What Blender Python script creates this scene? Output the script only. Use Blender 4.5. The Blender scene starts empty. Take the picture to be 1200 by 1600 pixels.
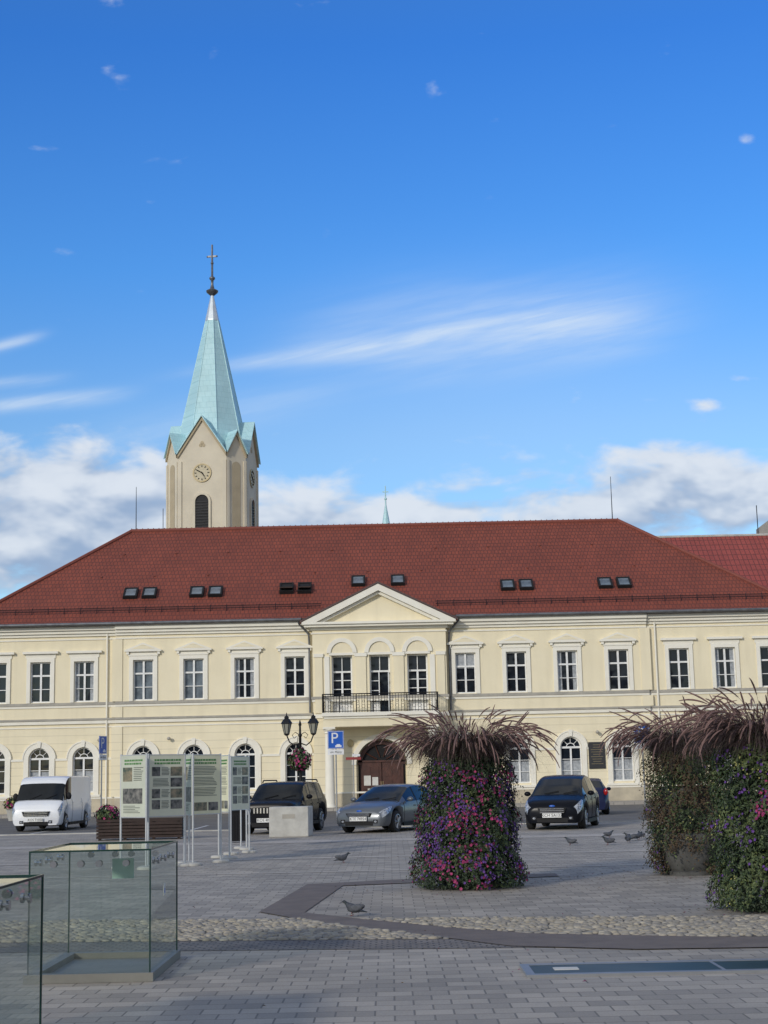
import bpy, bmesh, math, random
from mathutils import Vector, Matrix, Euler
R=random.Random(7)
scene=bpy.context.scene
COL=scene.collection
rad=math.radians

# ---------------------------------------------------------------- materials
def nodes_of(m):
    m.use_nodes=True
    return m.node_tree.nodes,m.node_tree.links
def mat(name,c,rough=.7,metal=0.,c2=None,scale=3.,bump=0.,bscale=None,spec=.5,coat=0.,emis=None,detail=6.):
    m=bpy.data.materials.new(name); n,l=nodes_of(m); b=n['Principled BSDF']
    b.inputs['Base Color'].default_value=(*c,1); b.inputs['Roughness'].default_value=rough
    b.inputs['Metallic'].default_value=metal; b.inputs['Specular IOR Level'].default_value=spec
    b.inputs['Coat Weight'].default_value=coat; b.inputs['Coat Roughness'].default_value=.04
    if c2 is None: c2=tuple(x*.82 for x in c)
    tc=n.new('ShaderNodeTexCoord'); nz=n.new('ShaderNodeTexNoise')
    nz.inputs['Scale'].default_value=scale; nz.inputs['Detail'].default_value=detail; nz.inputs['Roughness'].default_value=.62
    l.new(tc.outputs['Object'],nz.inputs['Vector'])
    cr=n.new('ShaderNodeValToRGB'); cr.color_ramp.elements[0].position=.35; cr.color_ramp.elements[1].position=.65
    cr.color_ramp.elements[0].color=(*c2,1); cr.color_ramp.elements[1].color=(*c,1)
    l.new(nz.outputs['Fac'],cr.inputs['Fac']); l.new(cr.outputs['Color'],b.inputs['Base Color'])
    if bump:
        nb=n.new('ShaderNodeTexNoise'); nb.inputs['Scale'].default_value=bscale or scale*8; nb.inputs['Detail'].default_value=5
        l.new(tc.outputs['Object'],nb.inputs['Vector'])
        bp=n.new('ShaderNodeBump'); bp.inputs['Strength'].default_value=bump; bp.inputs['Distance'].default_value=.02
        l.new(nb.outputs['Fac'],bp.inputs['Height']); l.new(bp.outputs['Normal'],b.inputs['Normal'])
    return m

def paver_mat(name,c1,c2,mortar,bw,rh,ms,stain=(.75,1.15),big=.35,rough=.8,off=.5,mapz=False,rot=0,bumpd=.01,bstr=.5,fine=0.):
    m=bpy.data.materials.new(name); n,l=nodes_of(m); b=n['Principled BSDF']; b.inputs['Roughness'].default_value=rough
    tc=n.new('ShaderNodeTexCoord'); mp=n.new('ShaderNodeMapping'); mp.inputs['Rotation'].default_value=(0,0,rot)
    if mapz:
        sx=n.new('ShaderNodeSeparateXYZ'); cx=n.new('ShaderNodeCombineXYZ'); l.new(tc.outputs['Object'],sx.inputs[0])
        ad=n.new('ShaderNodeMath'); ad.operation='ADD'; l.new(sx.outputs[0],ad.inputs[0]); l.new(sx.outputs[1],ad.inputs[1]) 
        l.new((ad.outputs[0] if mapz=='xy' else sx.outputs[0]),cx.inputs[0]); l.new(sx.outputs[2],cx.inputs[1]); l.new(cx.outputs[0],mp.inputs[0])
    else: l.new(tc.outputs['Object'],mp.inputs[0])
    br=n.new('ShaderNodeTexBrick'); br.inputs['Scale'].default_value=1; br.inputs['Brick Width'].default_value=bw; br.inputs['Row Height'].default_value=rh
    br.inputs['Mortar Size'].default_value=ms; br.inputs['Mortar Smooth'].default_value=.5; br.inputs['Color1'].default_value=(*c1,1); br.inputs['Color2'].default_value=(*c2,1)
    br.inputs['Mortar'].default_value=(*mortar,1); br.offset=off; br.inputs['Bias'].default_value=0
    l.new(mp.outputs[0],br.inputs['Vector'])
    nz=n.new('ShaderNodeTexNoise'); nz.inputs['Scale'].default_value=big; nz.inputs['Detail'].default_value=9; nz.inputs['Roughness'].default_value=.7; l.new(mp.outputs[0],nz.inputs['Vector'])
    mr=n.new('ShaderNodeMapRange'); mr.inputs[1].default_value=.3; mr.inputs[2].default_value=.7; mr.inputs[3].default_value=stain[0]; mr.inputs[4].default_value=stain[1]
    l.new(nz.outputs['Fac'],mr.inputs[0])
    fac=mr.outputs[0]
    if fine:
        nf=n.new('ShaderNodeTexNoise'); nf.inputs['Scale'].default_value=55; nf.inputs['Detail'].default_value=3; nf.inputs['Roughness'].default_value=.8; l.new(mp.outputs[0],nf.inputs['Vector'])
        mf=n.new('ShaderNodeMapRange'); mf.inputs[1].default_value=.3; mf.inputs[2].default_value=.7; mf.inputs[3].default_value=1-fine; mf.inputs[4].default_value=1+fine; l.new(nf.outputs['Fac'],mf.inputs[0])
        mm=n.new('ShaderNodeMath'); mm.operation='MULTIPLY'; l.new(fac,mm.inputs[0]); l.new(mf.outputs[0],mm.inputs[1]); fac=mm.outputs[0]
    mx=n.new('ShaderNodeVectorMath'); mx.operation='SCALE'; l.new(br.outputs['Color'],mx.inputs[0]); l.new(fac,mx.inputs['Scale'])
    l.new(mx.outputs[0],b.inputs['Base Color'])
    nb=n.new('ShaderNodeTexNoise'); nb.inputs['Scale'].default_value=30; nb.inputs['Detail'].default_value=4; l.new(tc.outputs['Object'],nb.inputs['Vector'])
    ma=n.new('ShaderNodeMath'); ma.operation='MULTIPLY_ADD'; l.new(br.outputs['Fac'],ma.inputs[0]); ma.inputs[1].default_value=-1.; l.new(nb.outputs['Fac'],ma.inputs[2])
    bp=n.new('ShaderNodeBump'); bp.inputs['Strength'].default_value=bstr; bp.inputs['Distance'].default_value=bumpd; l.new(ma.outputs[0],bp.inputs['Height']); l.new(bp.outputs[0],b.inputs['Normal'])
    return m

def glassy(name,tint=(.895,.945,.92),refl=.05):
    m=bpy.data.materials.new(name); n,l=nodes_of(m); n.remove(n['Principled BSDF'])
    out=n['Material Output']; t=n.new('ShaderNodeBsdfTransparent'); t.inputs[0].default_value=(*tint,1)
    g=n.new('ShaderNodeBsdfGlossy'); g.inputs['Roughness'].default_value=.02; g.inputs[0].default_value=(.9,.92,.92,1)
    d=n.new('ShaderNodeBsdfDiffuse'); d.inputs[0].default_value=(.22,.28,.25,1)
    lw=n.new('ShaderNodeLayerWeight'); lw.inputs[0].default_value=.3
    tc=n.new('ShaderNodeTexCoord'); nz=n.new('ShaderNodeTexNoise'); nz.inputs['Scale'].default_value=2.5; nz.inputs['Detail'].default_value=6; l.new(tc.outputs['Object'],nz.inputs['Vector'])
    mr=n.new('ShaderNodeMapRange'); mr.inputs[1].default_value=.35; mr.inputs[2].default_value=.75; mr.inputs[3].default_value=.02; mr.inputs[4].default_value=.12; l.new(nz.outputs['Fac'],mr.inputs[0])
    m0=n.new('ShaderNodeMixShader'); l.new(mr.outputs[0],m0.inputs[0]); l.new(t.outputs[0],m0.inputs[1]); l.new(d.outputs[0],m0.inputs[2])
    ad=n.new('ShaderNodeMath'); ad.operation='MULTIPLY_ADD'; l.new(lw.outputs['Fresnel'],ad.inputs[0]); ad.inputs[1].default_value=1.; ad.inputs[2].default_value=refl; ad.use_clamp=True
    m1=n.new('ShaderNodeMixShader'); l.new(ad.outputs[0],m1.inputs[0]); l.new(m0.outputs[0],m1.inputs[1]); l.new(g.outputs[0],m1.inputs[2]); l.new(m1.outputs[0],out.inputs[0])
    return m

def facade_mat():
    m=mat('facade_plaster',(.82,.735,.53),.85,0,(.78,.695,.495),.6,.15,25)
    n,l=m.node_tree.nodes,m.node_tree.links; b=n['Principled BSDF']
    tc=[x for x in n if x.type=='TEX_COORD'][0]; cr=[x for x in n if x.type=='VALTORGB'][0]
    sx=n.new('ShaderNodeSeparateXYZ'); l.new(tc.outputs['Object'],sx.inputs[0])
    def M(op,a,b2=0.):
        q=n.new('ShaderNodeMath'); q.operation=op
        for i,v in enumerate((a,b2)):
            if isinstance(v,(int,float)): q.inputs[i].default_value=v
            else: l.new(v,q.inputs[i])
        return q.outputs[0]
    z=sx.outputs[2]
    fr=M('FRACT',M('DIVIDE',z,.40)); line=M('LESS_THAN',fr,.085)
    low=M('MULTIPLY',M('LESS_THAN',z,4.5),M('GREATER_THAN',z,.8)); g=M('MULTIPLY',line,low)
    wz=n.new('ShaderNodeTexNoise'); wz.inputs['Scale'].default_value=1.; wz.inputs['Detail'].default_value=7
    mp=n.new('ShaderNodeMapping'); mp.inputs['Scale'].default_value=(2.5,2.5,.25); l.new(tc.outputs['Object'],mp.inputs[0]); l.new(mp.outputs[0],wz.inputs['Vector'])
    mr=n.new('ShaderNodeMapRange'); mr.inputs[1].default_value=.45; mr.inputs[2].default_value=.8; mr.inputs[3].default_value=1; mr.inputs[4].default_value=.90; l.new(wz.outputs['Fac'],mr.inputs[0])
    f=M('MULTIPLY',M('SUBTRACT',1,M('MULTIPLY',g,.17)),mr.outputs[0])
    v=n.new('ShaderNodeVectorMath'); v.operation='SCALE'; l.new(cr.outputs[0],v.inputs[0]); l.new(f,v.inputs['Scale']); l.new(v.outputs[0],b.inputs['Base Color'])
    return m

def windowglass(name,c,rough=.06):
    m=mat(name,c,rough,0,tuple(x*.45 for x in c),1.3,0,None,.4)
    n,l=m.node_tree.nodes,m.node_tree.links
    tc=[x for x in n if x.type=='TEX_COORD'][0]
    nb=n.new('ShaderNodeTexNoise'); nb.inputs['Scale'].default_value=1.6; nb.inputs['Detail'].default_value=1; l.new(tc.outputs['Object'],nb.inputs['Vector'])
    bp=n.new('ShaderNodeBump'); bp.inputs['Strength'].default_value=.2; bp.inputs['Distance'].default_value=.05; l.new(nb.outputs['Fac'],bp.inputs['Height']); l.new(bp.outputs[0],n['Principled BSDF'].inputs['Normal'])
    return m

MT={}
MT['wall']=facade_mat()
MT['trim']=mat('white_trim',(.82,.79,.69),.8,0,(.77,.73,.63),1.5,.1)
MT['sill']=mat('grey_ledge',(.42,.39,.33),.8,0,(.32,.30,.26),2)
MT['plinth']=mat('plinth_stone',(.56,.49,.36),.9,0,(.42,.37,.28),1.5,.2)
MT['tile']=paver_mat('roof_tiles',(.250,.058,.032),(.200,.047,.028),(.110,.029,.020),.20,.235,.024,(.82,1.12),.5,.7,.5,'x',0,.03,.45)
MT['tileside']=paver_mat('roof_tiles_side',(.250,.058,.032),(.200,.047,.028),(.110,.029,.020),.20,.235,.024,(.82,1.12),.5,.7,.5,'xy',0,.03,.45)
MT['tile2']=paver_mat('bright_roof_tiles',(.32,.064,.050),(.28,.056,.045),(.14,.032,.027),.3,.4,.03,(.85,1.12),.4,.6,.0,'x',0,.04)
MT['ridge']=mat('ridge_tile',(.21,.058,.04),.8)
MT['zinc']=mat('zinc_gutter',(.20,.21,.22),.45,.6,(.12,.12,.13),3)
MT['gutter']=mat('brown_gutter',(.10,.065,.06),.5,.3)
MT['frame']=mat('white_window_frame',(.84,.84,.82),.5)
MT['glass']=windowglass('window_glass_dark',(.016,.022,.032))
MT['glass2']=windowglass('window_glass_pale',(.20,.24,.28),.12)  # left windows' lighter reflection put into the base colour
MT['curtain']=mat('net_curtain',(.42,.44,.46),.9,0,(.25,.27,.29),9)
MT['dark']=mat('dark_interior',(.012,.012,.014),.9)
MT['iron']=mat('black_iron',(.018,.018,.02),.5,.5)
MT['wood']=mat('brown_door_wood',(.085,.030,.020),.5,0,(.05,.018,.012),4,.2)
MT['paper']=mat('notice_paper',(.65,.64,.60),.9)
MT['black']=mat('dark_plaque',(.035,.035,.037),.4)
MT['church']=mat('church_render',(.66,.59,.46),.9,0,(.57,.51,.40),.5,.2)
MT['churchdark']=mat('church_cornice',(.47,.39,.26),.9,0,(.40,.33,.22),1)
MT['copper']=paver_mat('verdigris_copper',(.45,.68,.72),(.41,.64,.68),(.34,.56,.60),.6,.5,.02,(.86,1.12),.3,.5,.5,'xy',rad(0),.02,.3)
MT['silver']=mat('silver_metal',(.62,.68,.72),.4,.3)
MT['louvre']=mat('louvre_dark',(.02,.02,.022),.8)
MT['gold']=mat('ochre_ring',(.48,.38,.20),.5,.1)
MT['clockface']=mat('clock_face',(.58,.51,.36),.7)
MT['tyre']=mat('tyre_rubber',(.02,.02,.021),.85)
MT['rim']=mat('alloy_rim',(.38,.39,.40),.35,.7)
MT['cglass']=mat('car_glass',(.014,.017,.020),.06,0,(.008,.01,.012),2,0,None,.3)
MT['chrome']=mat('chrome',(.6,.6,.62),.18,.9)
MT['lamp']=mat('headlight_lens',(.60,.63,.67),.1,.3,(.16,.17,.19),14)
MT['red']=mat('tail_light',(.35,.01,.01),.2)
MT['plastic']=mat('black_plastic',(.02,.02,.021),.6,0,None,3,0,None,.15)
MT['plate']=mat('number_plate',(.75,.75,.72),.5)
MT['blue']=mat('sign_blue',(.01,.10,.48),.4,0,(.01,.09,.42))
MT['white']=mat('sign_white',(.8,.8,.8),.5)
MT['signred']=mat('sign_red',(.30,.04,.04),.5)
MT['grey']=mat('galvanised_pole',(.33,.34,.35),.5,.5)
MT['concrete']=mat('concrete',(.50,.49,.45),.9,0,(.38,.37,.34),3,.3)
MT['firewall']=mat('grey_stone_wall',(.38,.36,.33),.9,0,(.26,.25,.23),1,.3)
MT['post']=mat('silver_post',(.56,.57,.58),.4,.3)
MT['paintW']=mat('white_car_paint',(.80,.81,.82),.3,0,(.76,.77,.78),1,0,None,.5,.5)
MT['paintK']=mat('black_car_paint',(.009,.010,.014),.24,0,(.007,.008,.011),1,0,None,.08,0.)
MT['paintG']=mat('grey_car_paint',(.13,.145,.16),.3,.25,(.11,.12,.135),1,0,None,.3,.2)
MT['paintB']=mat('blue_car_paint',(.015,.02,.06),.3,.1,(.012,.018,.05),1,0,None,.2,.0)
MT['leafd']=mat('leaf_dark',(.024,.043,.014),.6,0,(.012,.025,.008),8)
MT['leafm']=mat('leaf_mid',(.050,.078,.024),.6,0,(.032,.053,.016),8)
MT['leafl']=mat('leaf_light',(.11,.14,.045),.6,0,(.075,.10,.028),8)
MT['leafb']=mat('leaf_withered',(.10,.066,.036),.8,0,(.055,.038,.022),8)
MT['pink']=mat('petal_pink',(.46,.055,.18),.7,0,(.33,.035,.125),9)
MT['mag']=mat('petal_magenta',(.27,.025,.12),.7,0,(.18,.016,.08),9)
MT['purple']=mat('petal_purple',(.135,.05,.27),.7,0,(.085,.032,.18),9)
MT['yellow']=mat('petal_yellow',(.42,.40,.13),.7)
MT['blade']=mat('grass_blade',(.062,.034,.034),.7,0,(.028,.015,.016),5)
MT['bladeg']=mat('grass_blade_green',(.080,.066,.040),.7)
MT['plume']=mat('grass_plume',(.26,.160,.140),.9,0,(.14,.082,.074),15)
MT['wicker']=mat('planter_shell',(.03,.035,.025),.8)
MT['pot']=mat('grey_planter_bowl',(.105,.105,.10),.8,0,(.065,.065,.062),6)
MT['slat']=mat('brown_slats',(.045,.026,.021),.8,0,(.028,.017,.013),5,.2)
MT['pole']=mat('board_panel',(.70,.69,.53),.55,0,(.64,.63,.48),2)
MT['panelg']=mat('board_panel_grey',(.56,.58,.47),.55,0,(.49,.51,.41),2)
MT['panelc']=mat('board_panel_cream',(.76,.73,.50),.55,0,(.70,.67,.46),2)
MT['ink']=mat('print_ink',(.16,.17,.14),.7)
MT['green']=mat('print_green',(.10,.25,.08),.7)
MT['photo']=mat('printed_photo',(.24,.225,.20),.5,0,(.025,.028,.028),9)
MT['photo2']=mat('printed_colour_photo',(.34,.27,.17),.5,0,(.05,.08,.06),9)
MT['cglassg']=glassy('display_glass')
MT['gedge']=mat('glass_edge',(.02,.05,.042),.15)
MT['beige']=mat('case_base',(.22,.215,.19),.5,.3)
MT['pbody']=mat('pigeon_grey',(.075,.08,.095),.7,0,(.045,.05,.06),25)
MT['pdark']=mat('pigeon_dark',(.025,.03,.038),.6,0,(.016,.028,.025),30)
MT['pwing']=mat('pigeon_wing',(.10,.105,.12),.7,0,(.05,.055,.065),30)
MT['pink2']=mat('pigeon_leg',(.25,.08,.07),.6)
MT['lglass']=mat('lantern_glass',(.35,.34,.28),.2)
MT['asphalt']=mat('asphalt',(.155,.145,.132),.9,0,(.115,.108,.10),.7,.3,60)
MT['paver']=paver_mat('square_pavers',(.43,.383,.318),(.285,.257,.218),(.185,.167,.142),.27,.235,.009,(.76,1.16),.45,.8,.5,False,0,.006,.4,.15)
MT['paverfar']=paver_mat('light_slabs',(.47,.425,.365),(.42,.38,.33),(.27,.245,.215),.6,.4,.012,(.88,1.12),.5)
MT['walk']=paver_mat('sidewalk_slabs',(.38,.35,.31),(.33,.305,.27),(.19,.175,.16),.5,.5,.02,(.85,1.15),.5)
MT['band']=mat('dark_stone_band',(.185,.150,.124),.8,0,(.14,.113,.095),3,.3,40)
MT['sett']=paver_mat('small_setts',(.225,.197,.170),(.165,.145,.126),(.09,.08,.07),.11,.10,.013,(.75,1.25),1.)
MT['sand']=mat('joint_sand',(.13,.112,.088),.95,0,(.08,.07,.056),9,.3)
MT['stone1']=mat('cobble_tan',(.37,.33,.255),.8,0,(.27,.24,.19),12)
MT['stone2']=mat('cobble_grey',(.30,.277,.24),.8,0,(.21,.195,.17),12)
MT['stone3']=mat('cobble_pale',(.43,.39,.31),.8,0,(.32,.29,.235),12)
MT['marking']=mat('road_paint',(.6,.6,.6),.8,0,(.4,.4,.4),6)
MT['house1']=mat('townhouse_plaster',(.50,.42,.30),.9)
MT['house2']=mat('townhouse_plaster_grey',(.40,.39,.37),.9)
MT['litter']=mat('dry_leaf',(.16,.10,.045),.9,0,(.09,.06,.03),20)

# ---------------------------------------------------------------- mesh builder
class MB:
    def __init__(s): s.v=[];s.f=[];s.m=[]
    def poly(s,pts,mi=0):
        b=len(s.v); s.v+= [tuple(p) for p in pts]; s.f.append(tuple(range(b,b+len(pts)))); s.m.append(mi)
    def box(s,x0,x1,y0,y1,z0,z1,mi=0):
        b=len(s.v)
        s.v+=[(x0,y0,z0),(x1,y0,z0),(x1,y1,z0),(x0,y1,z0),(x0,y0,z1),(x1,y0,z1),(x1,y1,z1),(x0,y1,z1)]
        for q in ((0,3,2,1),(4,5,6,7),(0,1,5,4),(1,2,6,5),(2,3,7,6),(3,0,4,7)):
            s.f.append(tuple(b+i for i in q)); s.m.append(mi)
    def prism(s,pts,y0,y1,mi=0):
        n=len(pts); b=len(s.v)
        s.v+=[(p[0],y0,p[1]) for p in pts]+[(p[0],y1,p[1]) for p in pts]
        s.f.append(tuple(range(b,b+n))); s.m.append(mi)
        s.f.append(tuple(reversed(range(b+n,b+2*n)))); s.m.append(mi)
        for i in range(n):
            j=(i+1)%n; s.f.append((b+i,b+n+i,b+n+j,b+j)); s.m.append(mi)
    def flat(s,pts,z0,z1,mi=0):
        n=len(pts); b=len(s.v)
        s.v+=[(p[0],p[1],z0) for p in pts]+[(p[0],p[1],z1) for p in pts]
        s.f.append(tuple(reversed(range(b,b+n)))); s.m.append(mi)
        s.f.append(tuple(range(b+n,b+2*n))); s.m.append(mi)
        for i in range(n):
            j=(i+1)%n; s.f.append((b+i,b+j,b+n+j,b+n+i)); s.m.append(mi)
    def ring(s,cx,cz,r0,r1,a0,a1,y0,y1,n=14,mi=0):
        for i in range(n):
            t0=a0+(a1-a0)*i/n; t1=a0+(a1-a0)*(i+1)/n
            P=lambda r,t:(cx+r*math.cos(t),cz+r*math.sin(t))
            s.prism([P(r0,t0),P(r1,t0),P(r1,t1),P(r0,t1)],y0,y1,mi)
    def tube(s,pts,r,n=6,mi=0,r1=None,caps=True):
        pts=[Vector(p) for p in pts]; N=len(pts); b=len(s.v)
        for i,p in enumerate(pts):
            d=(pts[min(i+1,N-1)]-pts[max(i-1,0)]).normalized()
            u=d.cross(Vector((0,0,1))) if abs(d.z)<.95 else d.cross(Vector((1,0,0)))
            u.normalize(); w=d.cross(u)
            rr=r[i] if isinstance(r,(list,tuple)) else (r if r1 is None else r+(r1-r)*i/(N-1))
            for k in range(n):
                a=2*math.pi*k/n; q=p+u*math.cos(a)*rr+w*math.sin(a)*rr; s.v.append(tuple(q))
        for i in range(N-1):
            for k in range(n):
                k2=(k+1)%n; s.f.append((b+i*n+k,b+i*n+k2,b+(i+1)*n+k2,b+(i+1)*n+k)); s.m.append(mi)
        if caps:
            s.f.append(tuple(range(b,b+n))); s.m.append(mi); s.f.append(tuple(range(b+(N-1)*n,b+N*n))); s.m.append(mi)
    def lathe(s,prof,c=(0,0,0),n=16,mi=0,a0=0.):
        b=len(s.v); N=len(prof)
        for r,z in prof:
            for k in range(n):
                a=a0+2*math.pi*k/n; s.v.append((c[0]+r*math.cos(a),c[1]+r*math.sin(a),c[2]+z))
        for i in range(N-1):
            for k in range(n):
                k2=(k+1)%n; s.f.append((b+i*n+k,b+i*n+k2,b+(i+1)*n+k2,b+(i+1)*n+k)); s.m.append(mi)
        s.f.append(tuple(reversed(range(b,b+n)))); s.m.append(mi); s.f.append(tuple(range(b+(N-1)*n,b+N*n))); s.m.append(mi)
    def ell(s,c,rx,ry,rz,n=12,k=7,mi=0,rotz=0.,tilt=0.):
        b=len(s.v); Mx=Matrix.Rotation(rotz,3,'Z')@Matrix.Rotation(tilt,3,'Y')
        for i in range(k+1):
            t=-math.pi/2+math.pi*i/k
            for j in range(n):
                a=2*math.pi*j/n; q=Mx@Vector((rx*math.cos(t)*math.cos(a),ry*math.cos(t)*math.sin(a),rz*math.sin(t)))
                s.v.append((c[0]+q.x,c[1]+q.y,c[2]+q.z))
        for i in range(k):
            for j in range(n):
                j2=(j+1)%n; s.f.append((b+i*n+j,b+i*n+j2,b+(i+1)*n+j2,b+(i+1)*n+j)); s.m.append(mi)
    def mesh(s,name,mats,smooth=None):
        me=bpy.data.meshes.new(name); me.from_pydata(s.v,[],s.f); me.update()
        for m in mats: me.materials.append(m)
        me.polygons.foreach_set('material_index',s.m)
        if smooth is not None:
            me.polygons.foreach_set('use_smooth',[True]*len(me.polygons)); me.set_sharp_from_angle(angle=rad(smooth))
        me.update(); return me
    def obj(s,name,mats,parent=None,loc=(0,0,0),rz=0.,smooth=None,**kw):
        return link(name,s.mesh(name,mats,smooth),parent,loc,rz,**kw)
def link(name,me,parent=None,loc=(0,0,0),rz=0.,rot=None,**kw):
    o=bpy.data.objects.new(name,me); COL.objects.link(o); o.location=loc; o.rotation_euler=rot or (0,0,rz)
    if parent: o.parent=parent
    for k,v in kw.items(): o[k]=v
    return o
def empty(name,loc,label,category,rz=0.,**kw):
    o=link(name,None,None,loc,rz); o.empty_display_size=.3; o['label']=label; o['category']=category
    for k,v in kw.items(): o[k]=v
    return o
def text_mesh(s,size,align='CENTER'):
    cu=bpy.data.curves.new('t','FONT'); cu.body=s; cu.size=size; cu.align_x=align; cu.align_y='CENTER'
    o=bpy.data.objects.new('t',cu); COL.objects.link(o); bpy.context.view_layer.update()
    me=bpy.data.meshes.new_from_object(o.evaluated_get(bpy.context.evaluated_depsgraph_get()))
    bpy.data.objects.remove(o); me.materials.clear(); return me
def text_obj(name,s,size,m,parent,loc,rot):
    me=text_mesh(s,size); me.materials.append(m); return link(name,me,parent,loc,rot=rot)

# ================================================================ GROUND
def sheet(name,pts,z,m,kind='structure',**kw):
    b=MB(); b.poly([(p[0],p[1],0) for p in pts],0); o=b.obj(name,[m],None,(0,0,z)); o['kind']=kind
    o['label']=kw.get('label',name.replace('_',' ')); o['category']=kw.get('category','ground'); return o
S=2500
sheet('ground',[(-S,-S),(S,-S),(S,S),(-S,S)],0,MT['asphalt'],label='dark asphalt ground around the town square')
sheet('square_paving',[(-60,-25),(60,-25),(60,50),(-60,50)],.004,MT['paver'],label='grey rectangular block paving of the square',category='paving')
yn=lambda X:15.66-.13*X
yf=lambda X:17.95-.17*X
yb=lambda X:14.85-.115*X
sheet('cobblestone_strip',[(-14,yn(-14)),(12,yn(12)),(12,yf(12)),(-14,yf(-14))],.008,MT['sand'],label='sandy strip of rounded cobblestones across the square',category='paving')
sheet('dark_sett_band',[(-14,yb(-14)),(12,yb(12)),(12,yn(12)),(-14,yn(-14))],.008,MT['sett'],label='narrow band of dark small setts',category='paving')
pathpts=[(-1.62,19.18),(-1.29,23.9),(.5,24.75),(2.6,25.2),(2.6,24.5),(.5,23.8),(-.74,23.4),(-1.06,18.95),(-.39,18.0),(.58,16.75),(1.37,15.95),(3.2,15.2),(6,14.75),(6,14.1),(2.2,14.35),(1.09,14.85),(.42,15.85),(-.81,17.6)]
b=MB(); pquads=[]
for q in ([0,1,6,7],[1,2,5,6],[2,3,4,5],[0,7,8,17],[8,9,16,17],[9,10,15,16],[10,11,14,15],[11,12,13,14]):
    pq=[pathpts[i] for i in q]; pquads.append(pq); b.poly([(p[0],p[1],0) for p in pq])
o=b.obj('dark_stone_path',[MT['band']],None,(0,0,.014)); o['kind']='structure'; o['label']='dark stone line tracing an old wall in the paving'; o['category']='paving'
def inpoly(x,y,poly):
    c=False; j=len(poly)-1
    for i in range(len(poly)):
        if (poly[i][1]>y)!=(poly[j][1]>y) and x<(poly[j][0]-poly[i][0])*(y-poly[i][1])/(poly[j][1]-poly[i][1])+poly[i][0]: c=not c
        j=i
    return c
for i,(y0,y1) in enumerate(((26.9,27.1),(31.5,31.9),(39.2,40.6))):
    sheet('pale_stone_strip',[(-40,y0),(40,y0-.02),(40,y1),(-40,y1+.02)],.009,MT['paverfar'],label='pale stone strip set in the paving',category='paving')
b=MB(); b.box(-40,40,75.3,79.3,0,.12); o=b.obj('sidewalk',[MT['walk']]); o['kind']='structure'; o['label']='slab sidewalk along the town hall'; o['category']='sidewalk'
b=MB(); b.box(-60,60,49.8,50.0,0,.035); o=b.obj('kerb',[MT['concrete']]); o['kind']='structure'; o['label']='low stone kerb between square and road'; o['category']='kerb'
for i in range(7):
    x=-17+i*2.6
    sheet('parking_marking',[(x,51),(x+.12,51),(x+.12,56),(x,56)],.005,MT['marking'],label='white painted parking line',category='road marking')
b=MB()
for iy in range(24):
    for ix in range(158):
        x=-7.6+ix*.100+R.uniform(-.024,.024)+(iy%2)*.05
        f=(iy+.5)/24; yy=yn(x)+.03+(yf(x)-yn(x)-.06)*f+R.uniform(-.022,.022)
        if x<4.6 and any(inpoly(x,yy,q) for q in pquads): continue
        rx=R.uniform(.032,.060); ry=R.uniform(.032,.052); h=R.uniform(.010,.028); rot=R.uniform(0,3)
        base=len(b.v); mi=R.choice((0,0,1,1,2))
        for (rr,zz) in ((1,0),(.9,.6),(.55,.95)):
            for k in range(7):
                a=2*math.pi*k/7+rot; px=rx*rr*math.cos(a); py=ry*rr*math.sin(a); b.v.append((x+px,yy+py,h*zz))
        b.v.append((x,yy,h))
        for q in range(2):
            for k in range(7):
                k2=(k+1)%7; b.f.append((base+q*7+k,base+q*7+k2,base+q*7+7+k2,base+q*7+7+k)); b.m.append(mi)
        for k in range(7): b.f.append((base+14+k,base+14+(k+1)%7,base+21)); b.m.append(mi)
o=b.obj('cobblestones',[MT['stone1'],MT['stone2'],MT['stone3']],None,(0,0,.009),smooth=70); o['kind']='stuff'; o['label']='rounded tan and grey cobblestones'; o['category']='cobblestones'
b=MB()
for i in range(420):
    if i<260: a=R.uniform(0,6.28); q=R.choice(((1.12,22.6),(4.6,24.4),(4.4,18.1))); rr=R.uniform(.75,2.2); x,y_=q[0]+rr*math.cos(a),q[1]+rr*math.sin(a)
    else: x,y_=R.uniform(-6,6),R.uniform(10.5,34)
    s_=R.uniform(.010,.024); a=R.uniform(0,6.28); z=.016
    b.poly([(x+s_*math.cos(a),y_+s_*math.sin(a),z),(x-s_*.5*math.sin(a),y_+s_*.5*math.cos(a),z+.006),(x-s_*math.cos(a),y_-s_*math.sin(a),z+.002),(x+s_*.5*math.sin(a),y_-s_*.5*math.cos(a),z+.008)],R.choice((0,0,0,1)))
o=b.obj('fallen_leaves',[MT['litter'],MT['mag']]); o['kind']='stuff'; o['label']='scattered dry leaves and petals on the paving'; o['category']='leaves'
pn=empty('floor_glass_panel',(0,0,0),'long dark glass floor window with metal frame in paving','floor window')
b=MB(); b.box(1.12,7,12.68,13.25,.002,.022); b.obj('glass_pane',[mat('floor_glass',(.04,.07,.075),.4,0,None,3,0,None,.15)],pn)
b=MB(); b.box(1.05,7.07,12.6,12.68,.002,.026); b.box(1.05,7.07,13.25,13.33,.002,.026); b.box(1.05,1.12,12.68,13.25,.002,.026)
for x in (2.62,4.2,5.8): b.box(x,x+.03,12.681,13.249,.003,.0235)
b.obj('frame',[MT['grey']],pn)
b=MB(); b.box(1.3,1.5,12.9,13.05,.0221,.027); b.obj('notice_label',[MT['paper']],pn)

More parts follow.
